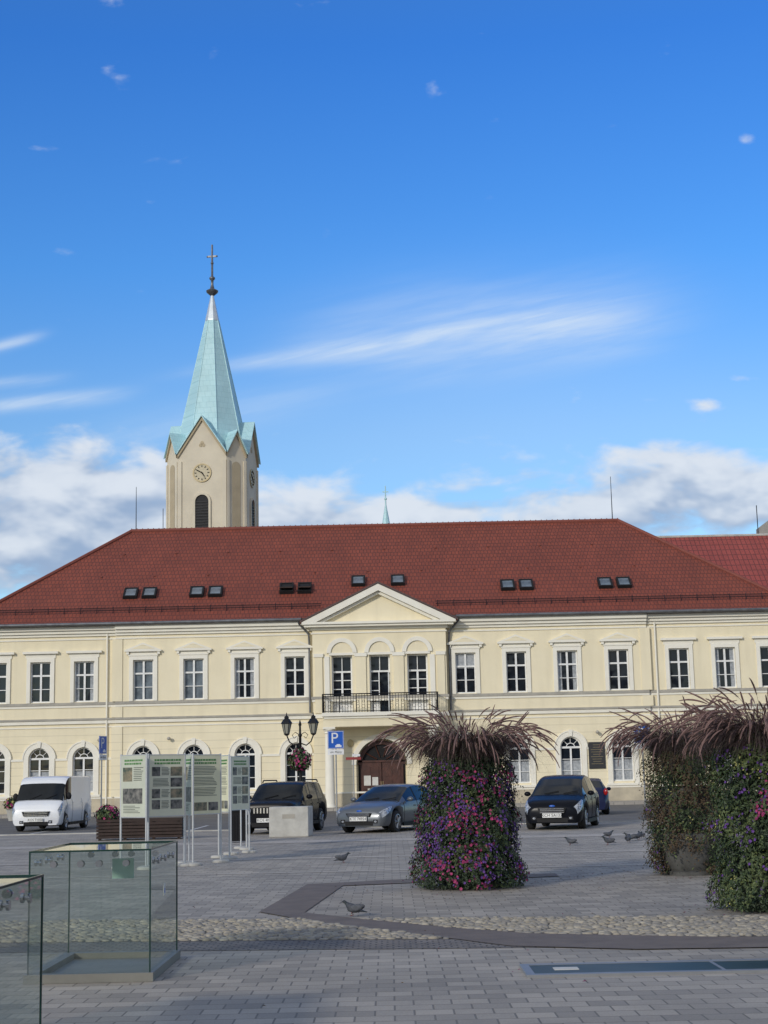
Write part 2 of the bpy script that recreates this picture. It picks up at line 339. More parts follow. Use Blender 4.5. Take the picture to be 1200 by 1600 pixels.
# ================================================================ TOWN HALL
TH=empty('town_hall',(0,80,0),'cream neoclassical town hall with red hipped tile roof','town hall')
C=-.40
segs=[(-21.7,-14.1,0),(-14.1,-3.85,-.15),(-3.85,3.05,-.6),(3.05,13.5,-.15),(13.5,21.0,0)]
sideX=[-12.66,-10.05,-7.4,-4.8,4.05,6.68,9.33,11.98]
wingX=[-20.3,-18.02,-15.75,15.15,17.55,19.9]
UPZ=(5.73,7.83); GZ=(1.1,3.41); HW=.53; GW=.55
risX=[C-1.95,C,C+1.95]
b=MB()
def wallseg(x0,x1,y,z0,z1,holes,depth=.26):
    xs=sorted({x0,x1,*[h[0] for h in holes],*[h[1] for h in holes]}); zs=sorted({z0,z1,*[h[2] for h in holes],*[h[3] for h in holes]})
    for i in range(len(xs)-1):
        for j in range(len(zs)-1):
            cx=(xs[i]+xs[i+1])/2; cz=(zs[j]+zs[j+1])/2
            if any(h[0]<cx<h[1] and h[2]<cz<h[3] for h in holes): continue
            b.poly([(xs[i],y,zs[j]),(xs[i+1],y,zs[j]),(xs[i+1],y,zs[j+1]),(xs[i],y,zs[j+1])])
    for h in holes:
        a,c,d,e=h; D=y+depth
        b.poly([(a,y,d),(a,D,d),(a,D,e),(a,y,e)]); b.poly([(c,y,d),(c,y,e),(c,D,e),(c,D,d)])
        b.poly([(a,y,d),(c,y,d),(c,D,d),(a,D,d)]); b.poly([(a,y,e),(a,D,e),(c,D,e),(c,y,e)])
        b.poly([(a,D,d),(c,D,d),(c,D,e),(a,D,e)])
def spandrel(cx,r,zs,y,n=12):
    for sgn in (-1,1):
        for i in range(n):
            t0=math.pi/2*i/n; t1=math.pi/2*(i+1)/n
            p0=(cx+sgn*r*math.cos(t0),zs+r*math.sin(t0)); p1=(cx+sgn*r*math.cos(t1),zs+r*math.sin(t1))
            b.poly([(p0[0],y,p0[1]),(cx+sgn*r,y,p0[1]),(cx+sgn*r,y,p1[1]),(p1[0],y,p1[1])][::sgn])
            b.poly([(p0[0],y,p0[1]),(p1[0],y,p1[1]),(p1[0],y+.25,p1[1]),(p0[0],y+.25,p0[1])])
for (x0,x1,y) in segs:
    hs=[]
    if y==-.6:
        for x in risX: hs.append((x-.53,x+.53,4.85,7.8))
        hs.append((C-1.3,C+1.3,0.0,3.5))
    else:
        for x in sideX+wingX:
            if x0<x<x1: hs.append((x-HW,x+HW,*UPZ)); hs.append((x-GW,x+GW,*GZ))
    wallseg(x0,x1,y,0,9.3,hs,.26 if y!=-.6 else .5)
    for x in sideX+wingX:
        if x0<x<x1: spandrel(x,GW,GZ[1]-GW,y)
    if y==-.6: spandrel(C,1.3,2.2,y)
for i in range(4):
    x=segs[i][1]; ya,yb_=segs[i][2],segs[i+1][2]; b.poly([(x,ya,0),(x,yb_,0),(x,yb_,9.3),(x,ya,9.3)])
b.poly([(-21.7,0,0),(-21.7,0,9.3),(-21.7,14,9.3),(-21.7,14,0)]); b.poly([(21,0,0),(21,14,0),(21,14,9.3),(21,0,9.3)]); b.poly([(-21.7,14,0),(-21.7,14,9.3),(21,14,9.3),(21,14,0)])
b.prism([(C-3.6,9.43),(C+3.6,9.43),(C,11.2)],-.64,1.5)
b.obj('wall',[MT['wall']],TH)
b=MB()
for k,(x0,x1,y) in enumerate(segs):
    a=x0; c=x1
    rw_=(y==-.6)
    def bd(z0,z1,pr,mi=0):
        q=pr if rw_ else 0
        b.box(a-q,c+q,y-pr,y+.03,z0,z1,mi)
    bd(8.93,9.0,.05)
    bd(9.12,9.26,.10)
    if not rw_:
        bd(9.26,9.42,.22); bd(9.42,9.62,.36)
    bd(5.56,5.70,.09,1); bd(5.44,5.555,.05,0)
    if not rw_ : bd(4.78,4.88,.16,1); bd(4.60,4.775,.10,0); bd(4.40,4.46,.04,0)
    else: bd(4.60,4.80,.07,0)
    bd(.78,.86,.075,0)
    if rw_:
        b.box(x0-.06,C-1.3,y-.06,y+.02,0,.78,2); b.box(C+1.3,x1+.06,y-.06,y+.02,0,.78,2)
    else: b.box(x0+.001,x1-.001,y-.06,y+.02,0,.78,2)
    if not rw_:
        xs=[x0]+sum([[x-.82,x+.82] for x in sideX+wingX if x0<x<x1],[])+[x1]
        for i in range(0,len(xs),2):
            if xs[i+1]-xs[i]>.05: b.box(xs[i],xs[i+1],y-.045,y+.02,2.74,2.86,0)
for x in (-14.0,13.4,-21.6,20.9):
    yq=-.20 if abs(x)<15 else -.07
    b.box(x-.28,x+.28,yq,0.02,.86,4.4,3); b.box(x-.28,x+.28,yq,.02,4.89,5.43,3); b.box(x-.26,x+.26,yq,.02,5.71,8.92,3)
for x in (C-3.15,C-.975,C+.975,C+3.15):
    w=.27 if abs(x-C)<2 else .2
    b.box(x-w,x+w,-.68,-.58,4.85,7.72,3); b.box(x-w-.05,x+w+.05,-.72,-.58,7.72,7.9,0)
for sx in (-1,1):
    x=C+sx*2.72; b.box(x-.13,x+.13,-.66,-.58,4.85,7.75,0)
for x in risX:
    b.ring(x,7.92,.56,.78,0,math.pi,-.69,-.59,18,0); b.box(x-.66,x+.66,-.66,-.59,7.8,7.93,0)
    b.ring(x,7.93,.0,.55,0,math.pi,-.615,-.59,12,3)
b.ring(C,2.2,1.3,1.55,0,math.pi,-.66,-.59,22,0)
b.obj('moulding',[MT['trim'],MT['sill'],MT['plinth'],MT['wall']],TH)
b=MB()
hw=3.97; zb=9.26; za=11.42
b.box(C-hw+.12,C+hw-.12,-1.0,-.58,zb,zb+.12); b.box(C-hw,C+hw,-1.12,-.58,zb+.12,zb+.24)
for sgn in (-1,1):
    pts=[(C+sgn*hw,zb+.241),(C,za),(C,za-.34),(C+sgn*(hw-.75),zb+.241)]
    if sgn>0: pts=pts[::-1]
    b.prism(pts,-1.12,-.64)
    pts=[(C+sgn*(hw-.78),zb+.242),(C,za-.355),(C,za-.5),(C+sgn*(hw-1.1),zb+.242)]
    if sgn>0: pts=pts[::-1]
    b.prism(pts,-.92,-.63)
b.obj('pediment',[MT['trim']],TH)
EY=-.62; EZ=9.78; RY=7.; RZ=15.75; XL=-22.3; XR=21.6; RL=-14.5; RR=13.4
b=MB()
b.poly([(XL,EY,EZ),(XR,EY,EZ),(RR,RY,RZ),(RL,RY,RZ)],0); b.poly([(XR,14.6,EZ),(XL,14.6,EZ),(RL,RY,RZ),(RR,RY,RZ)],0)
b.poly([(XL,14.6,EZ),(XL,EY,EZ),(RL,RY,RZ)],1); b.poly([(XR,EY,EZ),(XR,14.6,EZ),(RR,RY,RZ)],1)
b.box(XL+.02,XR-.02,EY+.02,14.58,EZ-.14,EZ-.002,2)
for sgn in (-1,1):
    pts=[(C+sgn*(hw+.1),-1.16,zb+.22),(C,-1.16,za+.03),(C,2.2,za+.03),(C+sgn*(hw+.1),2.2,zb+.22)]
    if sgn<0: pts=pts[::-1]
    b.poly(pts,0)
    pts2=[(p[0],p[1],p[2]+.09) for p in pts]; b.poly(pts2,0)
    b.poly([pts[0],pts[1],pts2[1],pts2[0]] if sgn>0 else [pts[3],pts[2],pts2[2],pts2[3]],2)
ro=b.obj('roof',[MT['tile'],MT['tileside'],MT['gutter']],TH)
b=MB()
b.tube([(RL,RY,RZ+.02),(RR,RY,RZ+.02)],.12,8)
for e in ((RL,XL,EY),(RL,XL,14.6),(RR,XR,EY),(RR,XR,14.6)):
    b.tube([(e[0],RY,RZ+.02),(e[1],e[2],EZ+.02)],.11,8)
for i in range(90):
    x=RL+(RR-RL)*i/89; b.box(x-.02,x+.02,RY-.04,RY+.04,RZ+.1,RZ+.17)
b.obj('ridge_tiles',[MT['ridge']],ro)
b=MB()
yy=lambda z:EY+(z-EZ)/((RZ-EZ)/(RY-EY))
for z in (10.35,10.5):
    b.tube([(XL+.9,yy(z)-.12,z+.1),(C-3.,yy(z)-.12,z+.1)],.02,5); b.tube([(C+3.,yy(z)-.12,z+.1),(XR-.9,yy(z)-.12,z+.1)],.02,5)
x=XL+1.2
while x<XR-1:
    if abs(x-C)>3: b.tube([(x,yy(10.3),10.3),(x,yy(10.5)-.13,10.66)],.018,4)
    x+=.85
b.obj('snow_guard',[MT['iron']],ro)
b=MB(); b.box(0,.09,-.07,0,0,.06); rvm=b.mesh('roof_vent',[MT['ridge']])
for row,z in enumerate((12.6,14.1)):
    x=RL-1+row*.9
    while x<RR+1: link('roof_vent',rvm,ro,(x,yy(z),z)); x+=2.9
b=MB()
for (x0,x1) in ((XL,C-hw-.05),(C+hw+.05,XR)):
    b.tube([(x0,EY-.06,9.70),(x1,EY-.06,9.70)],.085,8)
b.obj('gutter',[MT['zinc']],TH,smooth=50)
b=MB(); b.tube([(0,-.66,9.66),(0,-.60,9.5),(.5,-.42,8.95),(.52,-.38,8.5),(.52,-.38,4.9)],.055,8)
me=b.mesh('downpipe',[MT['zinc']],50)
link('downpipe',me,TH,(-4.55,.1,0)); o=link('downpipe',me,TH,(3.75,.1,0)); o.scale=(-1,1,1)
b=MB(); b.tube([(0,-.06,9.66),(0,-.06,.2)],.05,8); me=b.mesh('downpipe',[MT['trim']],50)
link('downpipe',me,TH,(-14.55,-.03,0)); link('downpipe',me,TH,(13.95,-.03,0))
slope=math.atan((RZ-EZ)/(RY-EY))
def skylight(x,y,opened=False):
    z=EZ+(y-EY)*math.tan(slope)
    bb=MB(); bb.box(-.28,.28,-.36,.36,.02,.15); g=bb.obj('skylight',[MT['dark'] if opened else MT['glass2']],ro,(x,y,z),rot=(slope,0,0))
    bb=MB(); bb.box(-.37,.37,-.45,-.36,.0,.19); bb.box(-.37,.37,.36,.45,0,.19); bb.box(-.37,-.28,-.36,.36,0,.19); bb.box(.28,.37,-.36,.36,0,.19)
    bb.obj('frame',[MT['plastic']],g)
    if opened:
        bb=MB(); bb.box(-.34,.34,-.03,.03,0,.55); bb.obj('sash',[MT['slat']],g,(0,0,.12),rot=(rad(55),0,0))
for x in (-13.6,-12.6,-10.07,-9.08,6.5,7.49,11.7,12.7): skylight(x,1.5)
for x in (-5.29,-4.33): skylight(x,1.62,True)
for x in (-1.47,.66): skylight(x,2.1)
for (x,z0,z1) in ((RL+.25,RZ,RZ+2.6),(RR-.3,RZ,RZ+2.6)):
    b=MB(); b.tube([(0,0,0),(0,0,z1-z0)],.03,5,r1=.015); b.obj('lightning_rod',[MT['iron']],ro,(x,RY,z0))
b=MB(); b.tube([(0,0,0),(0,0,1.3)],.02,5); b.obj('lightning_rod',[MT['iron']],ro,(RL+1.8,RY,RZ))

def rect_frame(b,w,z0,z1,y0,y1,rows):
    t=.07
    b.box(-w,w,y0,y1,z0,z0+t); b.box(-w,w,y0,y1,z1-t,z1); b.box(-w,-w+t,y0,y1,z0+t,z1-t); b.box(w-t,w,y0,y1,z0+t,z1-t)
    b.box(-.05,.05,y0-.01,y1,z0+t,z1-t)
    for k,z in enumerate(rows):
        h=.045 if k==len(rows)-1 else .018
        b.box(-w+t,-.05,y0,y1,z-h,z+h); b.box(.05,w-t,y0,y1,z-h,z+h)
H=UPZ[1]-UPZ[0]
b=MB(); b.poly([(-HW,.21,0),(HW,.21,0),(HW,.21,H),(-HW,.21,H)]); gm=[b.mesh('window',[m]) for m in (MT['glass'],MT['glass2'])]
b=MB(); rect_frame(b,HW,0,H,.12,.19,(H*.33,H*.665)); fm=b.mesh('frame',[MT['frame']])
b=MB()
b.box(-.73,-.53,-.07,0,-.02,H+.2); b.box(.53,.73,-.07,0,-.02,H+.2); b.box(-.53,.53,-.07,0,H,H+.2)
b.box(-.78,.78,-.10,0,H+.20,H+.28)
b.box(-.95,.95,-.20,0,H+.42,H+.50); b.box(-.7,.7,-.05,0,H+.28,H+.42)
b.prism([(-.95,H+.501),(.95,H+.501),(0,H+.88)],-.20,0)
for s in (-1,1): b.box(s*.80-.07,s*.80+.07,-.15,0,H+.2801,H+.4199)
sm=b.mesh('surround',[MT['trim']])
b=MB(); b.prism([(-.62,H+.55),(.62,H+.55),(0,H+.79)],-.206,-.201); tym=b.mesh('tympanum',[MT['wall']])
b=MB()
b.box(-.72,-.53,-.07,0,-.02,H+.2); b.box(.53,.72,-.07,0,-.02,H+.2); b.box(-.53,.53,-.07,0,H,H+.2); b.box(-.78,.78,-.05,0,H+.2,H+.42); b.box(-.92,.92,-.2,0,H+.42,H+.54)
smf=b.mesh('surround',[MT['trim']])
b=MB()
for s in (-1,1):
    n=6
    for i in range(n):
        x0=s*(HW-.07)-s*i*.03; x1=x0-s*.03; b.poly([(x0,.2-.01*(i%2),.05),(x1,.2-.01*((i+1)%2),.05),(x1,.2-.01*((i+1)%2),H-.05),(x0,.2-.01*(i%2),H-.05)])
cm=b.mesh('curtain',[MT['curtain']])
b=MB(); b.box(-HW+.07,HW-.07,.195,.205,H*.62,H-.07); bl=b.mesh('blind',[MT['curtain']])
for i,x in enumerate(sorted(sideX+wingX)):
    wing=x in wingX; y=0 if wing else -.15
    pale=x in (-12.66,-10.05)
    w=link('window',gm[1 if pale else 0],TH,(x,y,UPZ[0]))
    link('frame',fm,w); link('surround',smf if wing else sm,w)
    if not wing: link('tympanum',tym,w)
    if i in (2,5,9,12): link('curtain',cm,w)
    elif i in (7,): link('blind',bl,w)
zs=GZ[1]-GW-GZ[0]; HG=GZ[1]-GZ[0]
def archpoly(r,w,z0,z1,y,n=14):
    return [(-w,y,z0),(w,y,z0)]+[(r*math.cos(math.pi*i/n),y,z1+r*math.sin(math.pi*i/n)) for i in range(n+1)]
b=MB(); b.poly(archpoly(GW,GW,0,zs,.21)); ga=[b.mesh('window',[m]) for m in (MT['glass'],MT['glass2'])]
b=MB(); t=.07
b.box(-GW,GW,.12,.19,0,t); b.box(-GW,-GW+t,.12,.19,t,zs); b.box(GW-t,GW,.12,.19,t,zs); b.ring(0,zs,GW-t,GW,0,math.pi,.12,.19,14)
b.box(-.045,.045,.11,.19,t,zs-.05); b.box(-GW+t,GW-t,.112,.192,zs-.05,zs+.05)
for z in (zs*.33,zs*.66): b.box(-GW+t,GW-t,.135,.185,z-.016,z+.016)
b.ring(0,zs,.2,.235,0,math.pi,.13,.185,10)
for a in (45,90,135):
    a=rad(a); b.tube([(.22*math.cos(a),.16,zs+.22*math.sin(a)),(.5*math.cos(a),.16,zs+.5*math.sin(a))],.018,4)
fa=b.mesh('frame',[MT['frame']])
b=MB(); b.ring(0,zs,GW,.80,0,math.pi,-.07,0,18); b.ring(0,zs,.80,.86,0,math.pi,-.10,0,18)
b.box(-.80,-GW,-.07,0,-.1,zs); b.box(GW,.80,-.07,0,-.1,zs); b.box(-.88,.88,-.12,0,-.22,-.1)
b.prism([(-.07,zs+.56),(.07,zs+.56),(.11,zs+.9),(-.11,zs+.9)],-.13,-.101)
sa=b.mesh('surround',[MT['trim']])
b=MB(); b.box(-GW+.07,GW-.07,.195,.205,.07,zs*.62); bg=b.mesh('blind',[MT['curtain']])
for i,x in enumerate(sorted(sideX+wingX)):
    y=0 if x in wingX else -.15
    w=link('window',ga[0],TH,(x,y,GZ[0])); link('frame',fa,w); link('surround',sa,w)
    if i in (1,2,8,9,10,12): link('blind',bg,w)
Hb=7.8-4.85
for i,x in enumerate(risX):
    b=MB(); b.poly([(-HW,.42,0),(HW,.42,0),(HW,.42,Hb),(-HW,.42,Hb)]); w=b.obj('balcony_door',[MT['glass']],TH,(x,-.6,4.85))
    b=MB(); t=.08
    b.box(-HW,HW,.3,.4,Hb-t,Hb); b.box(-HW,-HW+t,.3,.4,0,Hb-t); b.box(HW-t,HW,.3,.4,0,Hb-t); b.box(-HW+t,HW-t,.29,.4,Hb*.70,Hb*.70+.09)
    b.box(-.02,.02,.3,.4,Hb*.73,Hb-t)
    if i!=1:
        b.box(-.05,.05,.29,.4,0,Hb*.7); b.box(-HW+t,HW-t,.3,.4,0,.7)
        for z in (1.2,1.65): b.box(-HW+t,HW-t,.31,.39,z,z+.04)
    else:
        b.box(-HW+t,-.02,.3,.4,0,.55); b.box(-.07,-.02,.29,.4,.55,Hb*.7)
        for z in (1.1,1.6): b.box(-HW+t,-.07,.31,.39,z,z+.04)
        b.box(.42,.46,-.12,.29,0,.5); 
        for z in (.5,1.05,1.55,Hb*.7-.05): b.box(.42,.46,-.08,.25,z,z+.05)
        b.box(.42,.46,-.12,-.07,.5,Hb*.7); b.box(.42,.46,.24,.29,.5,Hb*.7)
    b.obj('frame',[MT['frame']],w)
by0,by1=-2.35,-.6
b=MB(); b.box(-3.35,2.55,by0,by1-.003,4.62,4.80); b.box(-3.25,2.45,by0+.1,by1-.003,4.50,4.62); b.box(-3.3,2.5,by0+.16,by1-.003,4.10,4.5,1)
b.obj('balcony_slab',[MT['trim'],MT['wall']],TH)
b=MB()
def rail_line(p0,p1):
    n=int((Vector(p1)-Vector(p0)).length/.14)
    for z in (.06,.82,.92): b.tube([(p0[0],p0[1],p0[2]+z),(p1[0],p1[1],p1[2]+z)],.018 if z<.9 else .03,5)
    for i in range(n+1):
        q=Vector(p0).lerp(Vector(p1),i/n); b.tube([q+Vector((0,0,.0)),q+Vector((0,0,.92))],.011 if i%6 else .025,4)
        if i<n and i%2==0:
            q=Vector(p0).lerp(Vector(p1),(i+.5)/n); dv=(Vector(p1)-Vector(p0)).normalized()
            for zc,rr in ((.3,.09),(.55,.06)):
                b.tube([q+dv*rr*math.cos(a*math.pi/4)+Vector((0,0,zc+rr*math.sin(a*math.pi/4))) for a in range(9)],.010,3)
rail_line((-3.3,by0+.06,4.8),(2.5,by0+.06,4.8)); rail_line((-3.3,by0+.06,4.8),(-3.3,by1,4.8)); rail_line((2.5,by0+.06,4.8),(2.5,by1,4.8))
b.obj('railing',[MT['iron']],TH)
b=MB(); b.lathe([(.32,0),(.32,.16),(.27,.2),(.25,.3),(.235,1.5),(.21,3.75),(.26,3.8),(.22,3.86),(.30,3.95),(.30,4.0)],n=20); b.box(-.31,.31,-.31,.31,4.0,4.1)
me=b.mesh('column',[MT['trim']],40)
for x in (-3.0,2.2): link('column',me,TH,(x,by0+.45,0))
b=MB(); pts=[(-1.2,.45,0),(1.2,.45,0)]+[(1.2*math.cos(math.pi*i/16),.45,2.2+1.2*math.sin(math.pi*i/16)) for i in range(17)]
b.poly(pts); dr=b.obj('door_recess',[MT['dark']],TH,(C,-.6,0))
for s in (-1,1):
    b=MB(); x0,x1=(-1.1,-.02) if s<0 else (.02,1.1)
    b.box(x0,x1,.36,.42,.12,2.3)
    for z in (.3,.95,1.6): b.box(x0+.14,(x0+x1)/2-.05,.33,.36,z,z+.5); b.box((x0+x1)/2+.05,x1-.14,.33,.36,z,z+.5)
    d=b.obj('door_leaf',[MT['wood']],dr)
    b=MB(); b.tube([(.05*s,.30,1.1),(.05*s,.30,1.35)],.015,5); b.obj('handle',[MT['gold']],d)
b=MB(); b.ring(0,2.2,1.02,1.22,0,math.pi,.34,.44,18); b.box(-1.22,1.22,.34,.44,2.32,2.42)
for a in (36,72,108,144): b.tube([(.3*math.cos(rad(a)),.4,2.3+.3*math.sin(rad(a))),(1.05*math.cos(rad(a)),.4,2.2+1.05*math.sin(rad(a)))],.03,4)
b.obj('fanlight',[MT['wood']],dr)
for x,w_,h_ in ((-.75,.35,.5),(-.35,.3,.42),(-.6,.28,.3)):
    b=MB(); b.box(-w_/2,w_/2,.318,.326,0,h_); b.obj('notice',[MT['paper']],dr,(x,0,1.15 if h_>.35 else .7))
b=MB(); b.box(-.42,.42,-.06,0,0,1.35); pl=b.obj('memorial_plaque',[MT['black']],TH,(10.65,-.152,1.75))
b=MB()
for i in range(9):
    w_=R.uniform(.18,.32); b.box(-w_,w_,-.064,-.0605,1.2-i*.12,1.2-i*.12+.012)
b.obj('inscription',[MT['gold']],pl)
b=MB(); b.ell((0,-.04,0),.16,.03,.2,14,8); b.obj('crest_shield',[MT['gold']],TH,(-1.98,-.62,3.3))
for x in (-14.9,-11.3,5.4,10.7):
    b=MB(); b.box(-.05,.05,-.22,0,-.03,.03); b.ell((0,-.22,0),.10,.10,.09,10,6); b.obj('wall_lamp',[MT['sill']],TH,(x,-.16 if abs(x)<14 else -.0,3.75 if x<0 else 3.6))

# ================================================================ CHURCH
CH=empty('church',(-14.7,130,0),'pale church with octagonal clock tower and verdigris spire','church')
oct_=[(2.1,-3.44),(3.44,-2.1),(3.44,2.1),(2.1,3.44),(-2.1,3.44),(-3.44,2.1),(-3.44,-2.1),(-2.1,-3.44)]
ZE=28.7; APM=31.85; APm=30.6
b=MB()
for i in range(8):
    p,q=oct_[i],oct_[(i+1)%8]; maj=i%2==1; ap=APM if maj else APm; mid=((p[0]+q[0])/2,(p[1]+q[1])/2)
    b.poly([(p[0],p[1],0),(q[0],q[1],0),(q[0],q[1],ZE),(mid[0],mid[1],ap),(p[0],p[1],ZE)])
tw=b.obj('tower',[MT['church']],CH,(0,0,0),rad(-8.5))
b=MB()
for i in range(8):
    p,q=Vector(oct_[i]),Vector(oct_[(i+1)%8]); d=(q-p).normalized(); nrm=Vector((d.y,-d.x)); L=(q-p).length; maj=i%2==1; ap=APM if maj else APm
    def bx(s0,s1,o0,o1,z0,z1,mi=0):
        P=[p+d*s0+nrm*o0,p+d*s1+nrm*o0,p+d*s1+nrm*o1,p+d*s0+nrm*o1]; b.flat([(v.x,v.y) for v in P][::-1],z0,z1,mi)
    w_=.34 if maj else .24
    bx(0.0,w_,-.02,.10,0,ZE-.6,0); bx(L-w_,L,-.02,.10,0,ZE-.6,0)
    mid=(p+q)/2
    for e in (p,q):
        A=e+nrm*.16; Bm=mid+nrm*.16; A0=e; B0=mid
        b.poly([(A.x,A.y,ZE-.3),(Bm.x,Bm.y,ap-.3),(Bm.x,Bm.y,ap+.02),(A.x,A.y,ZE+.02)],1)
        b.poly([(A0.x,A0.y,ZE-.3),(B0.x,B0.y,ap-.3),(Bm.x,Bm.y,ap-.3),(A.x,A.y,ZE-.3)],1)
b.obj('buttress',[MT['church'],MT['churchdark']],tw)
def tface(i,off):
    p,q=Vector(oct_[i]),Vector(oct_[(i+1)%8]); d=(q-p).normalized(); nrm=Vector((d.y,-d.x)); m_=(p+q)/2+nrm*off
    return (m_.x,m_.y),math.atan2(d.y,d.x)
for i in range(8):
    maj=i%2==1
    (mx,my),an=tface(i,.004)
    if maj:
        b=MB(); b.poly([(-.58,-.02,20),(.58,-.02,20)]+[(.58*math.cos(math.pi*k/14),-.02,24.6+.58*math.sin(math.pi*k/14)) for k in range(15)],0)
        lw=b.obj('belfry_window',[MT['louvre']],tw,(mx,my,0),an)
        b=MB()
        for k in range(20): b.box(-.56,.56,-.08,-.03,20+k*.24,20.05+k*.24)
        b.ring(0,24.6,.58,.76,0,math.pi,-.14,0,14,1); b.box(-.76,-.58,-.14,0,20,24.6,1); b.box(.58,.76,-.14,0,20,24.6,1)
        b.obj('louvre',[MT['iron'],MT['church']],lw)
        zc=27.05
        b=MB(); b.ring(0,zc,0.001,.70,0,2*math.pi,-.05,0,28,0); b.ring(0,zc,.70,.80,0,2*math.pi,-.09,0,28,1)
        ck=b.obj('clock',[MT['clockface'],MT['gold']],tw,(mx,my,0),an)
        b=MB()
        for k in range(12):
            a=k*math.pi/6; c_,s_=math.cos(a),math.sin(a); b.tube([(.49*c_,-.07,zc+.49*s_),(.63*c_,-.07,zc+.63*s_)],.035,4)
        for a,l_ in ((rad(150),.52),(rad(-55),.38)): b.tube([(-.1*math.cos(a),-.09,zc-.1*math.sin(a)),(l_*math.cos(a),-.09,zc+l_*math.sin(a))],.04,4)
        b.obj('clock_hands',[MT['iron']],ck)
        b=MB()
        for k in range(3):
            a=rad(90+120*k); b.ring(.14*math.cos(a),29.5+.14*math.sin(a),.0,.15,0,2*math.pi,-.03,0,10)
        b.obj('trefoil',[MT['churchdark']],tw,(mx,my,0),an)
    else:
        b=MB(); b.poly([(-.40,-.02,20),(.40,-.02,20)]+[(.40*math.cos(math.pi*k/10),-.02,27.6+.40*math.sin(math.pi*k/10)) for k in range(11)],0)
        b.obj('niche_shade',[MT['churchdark']],tw,(mx,my,0),an)  # flat panel, the recess's shade put into its darker colour
b=MB(); k8=[math.pi/8+i*math.pi/4 for i in range(8)]
base=[(3.32*math.cos(a),3.32*math.sin(a),ZE+.1) for a in k8]; top=[(.58*math.cos(a),.58*math.sin(a),41.3) for a in k8]
for i in range(8): b.poly([base[i],base[(i+1)%8],top[(i+1)%8],top[i]],0)
for i in range(8):
    p,q=Vector(oct_[i]),Vector(oct_[(i+1)%8]); d=(q-p).normalized(); nrm=Vector((d.y,-d.x)); maj=i%2==1; ap=APM if maj else APm; mid=(p+q)/2+nrm*.3
    pe=p+nrm*.3-d*.06; qe=q+nrm*.3+d*.06
    z0=ZE-.02; zt=ap+.06
    for dz in (0,.12):
        b.poly([(pe.x,pe.y,z0+dz),(mid.x,mid.y,zt+dz),(0,0,zt+dz)],0); b.poly([(mid.x,mid.y,zt+dz),(qe.x,qe.y,z0+dz),(0,0,zt+dz)],0)
    b.poly([(pe.x,pe.y,z0),(mid.x,mid.y,zt),(mid.x,mid.y,zt+.12),(pe.x,pe.y,z0+.12)],0); b.poly([(mid.x,mid.y,zt),(qe.x,qe.y,z0),(qe.x,qe.y,z0+.12),(mid.x,mid.y,zt+.12)],0)
for a in k8:
    b.tube([(3.32*math.cos(a),3.32*math.sin(a),ZE+.1),(.58*math.cos(a),.58*math.sin(a),41.3)],.05,5)
sp=b.obj('spire',[MT['copper']],tw)
b=MB(); b.lathe([(.62,41.25),(.62,41.35),(.12,43.7)],n=8,a0=math.pi/8); b.obj('spire_cap',[MT['silver']],sp)
b=MB(); b.lathe([(.15,43.6),(.5,43.9),(.55,44.05),(.2,44.25),(.12,44.6),(.12,45.0),(.26,45.15),(.26,45.25),(.1,45.4),(.08,48.3)],n=12)
b.box(-.42,.42,-.05,.05,47.15,47.3); b.ell((0,0,46.6),.14,.14,.14); b.ell((-.42,0,47.22),.09,.07,.09); b.ell((.42,0,47.22),.09,.07,.09); b.ell((0,0,47.9),.09,.07,.09)
b.obj('spire_cross',[MT['zinc']],sp,smooth=60)
b=MB(); b.box(3,34,-8,8,0,11); nv=b.obj('nave',[MT['church']],CH)
b=MB(); b.prism([(-8.6,11),(8.6,11),(0,18.6)],0,32); o=b.obj('nave_roof',[MT['tile']],CH,(34.5,0,0),rad(90))
b=MB(); b.lathe([(.34,17.5),(.34,21.2),(.62,21.25),(.36,21.9),(.06,23.7),(.04,25.3)],n=8); b.box(-.25,.25,-.03,.03,24.75,24.83); b.ell((0,0,24.2),.12,.12,.12,8,5)
b.obj('ridge_turret',[MT['copper']],CH,(14.85,-5,0))

# ================================================================ NEIGHBOUR
NB=empty('neighbouring_house',(17,100,0),'house with bright red tiled roof and pale ridge','house')
b=MB(); b.box(0,14,-5,5,0,12.3); b.obj('wall',[MT['plinth']],NB)
b=MB(); b.poly([(-.5,-5.6,11.9),(14.5,-5.6,11.9),(8.3,0,16.7),(-.5,0,16.7)]); b.poly([(14.5,5.6,11.9),(-.5,5.6,11.9),(-.5,0,16.7),(8.3,0,16.7)]); b.poly([(14.5,-5.6,11.9),(14.5,5.6,11.9),(8.3,0,16.7)])
b.poly([(-.5,-5.6,11.9),(-.5,0,16.7),(-.5,5.6,11.9)])
r2=b.obj('roof',[MT['tile2']],NB)
b=MB(); b.tube([(-.5,0,16.72),(8.3,0,16.72)],.09,8); b.tube([(8.3,0,16.72),(14.5,-5.6,11.95)],.12,8); b.obj('ridge_tiles',[MT['concrete']],r2)
b=MB(); b.tube([(0,0,0),(0,0,2.0)],.03,5); b.obj('lightning_rod',[MT['iron']],r2,(7.6,0,16.7))
b=MB(); b.prism([(25.45,0),(33,0),(33,23.0),(25.45,17.7)],103,104); o=b.obj('stone_gable_wall',[MT['firewall']]); o['label']='grey stone gable wall rising behind red roof'; o['category']='wall'
b=MB(); b.box(-.5,.5,-.05,.02,0,1.7); wme=b.mesh('window',[MT['glass']])
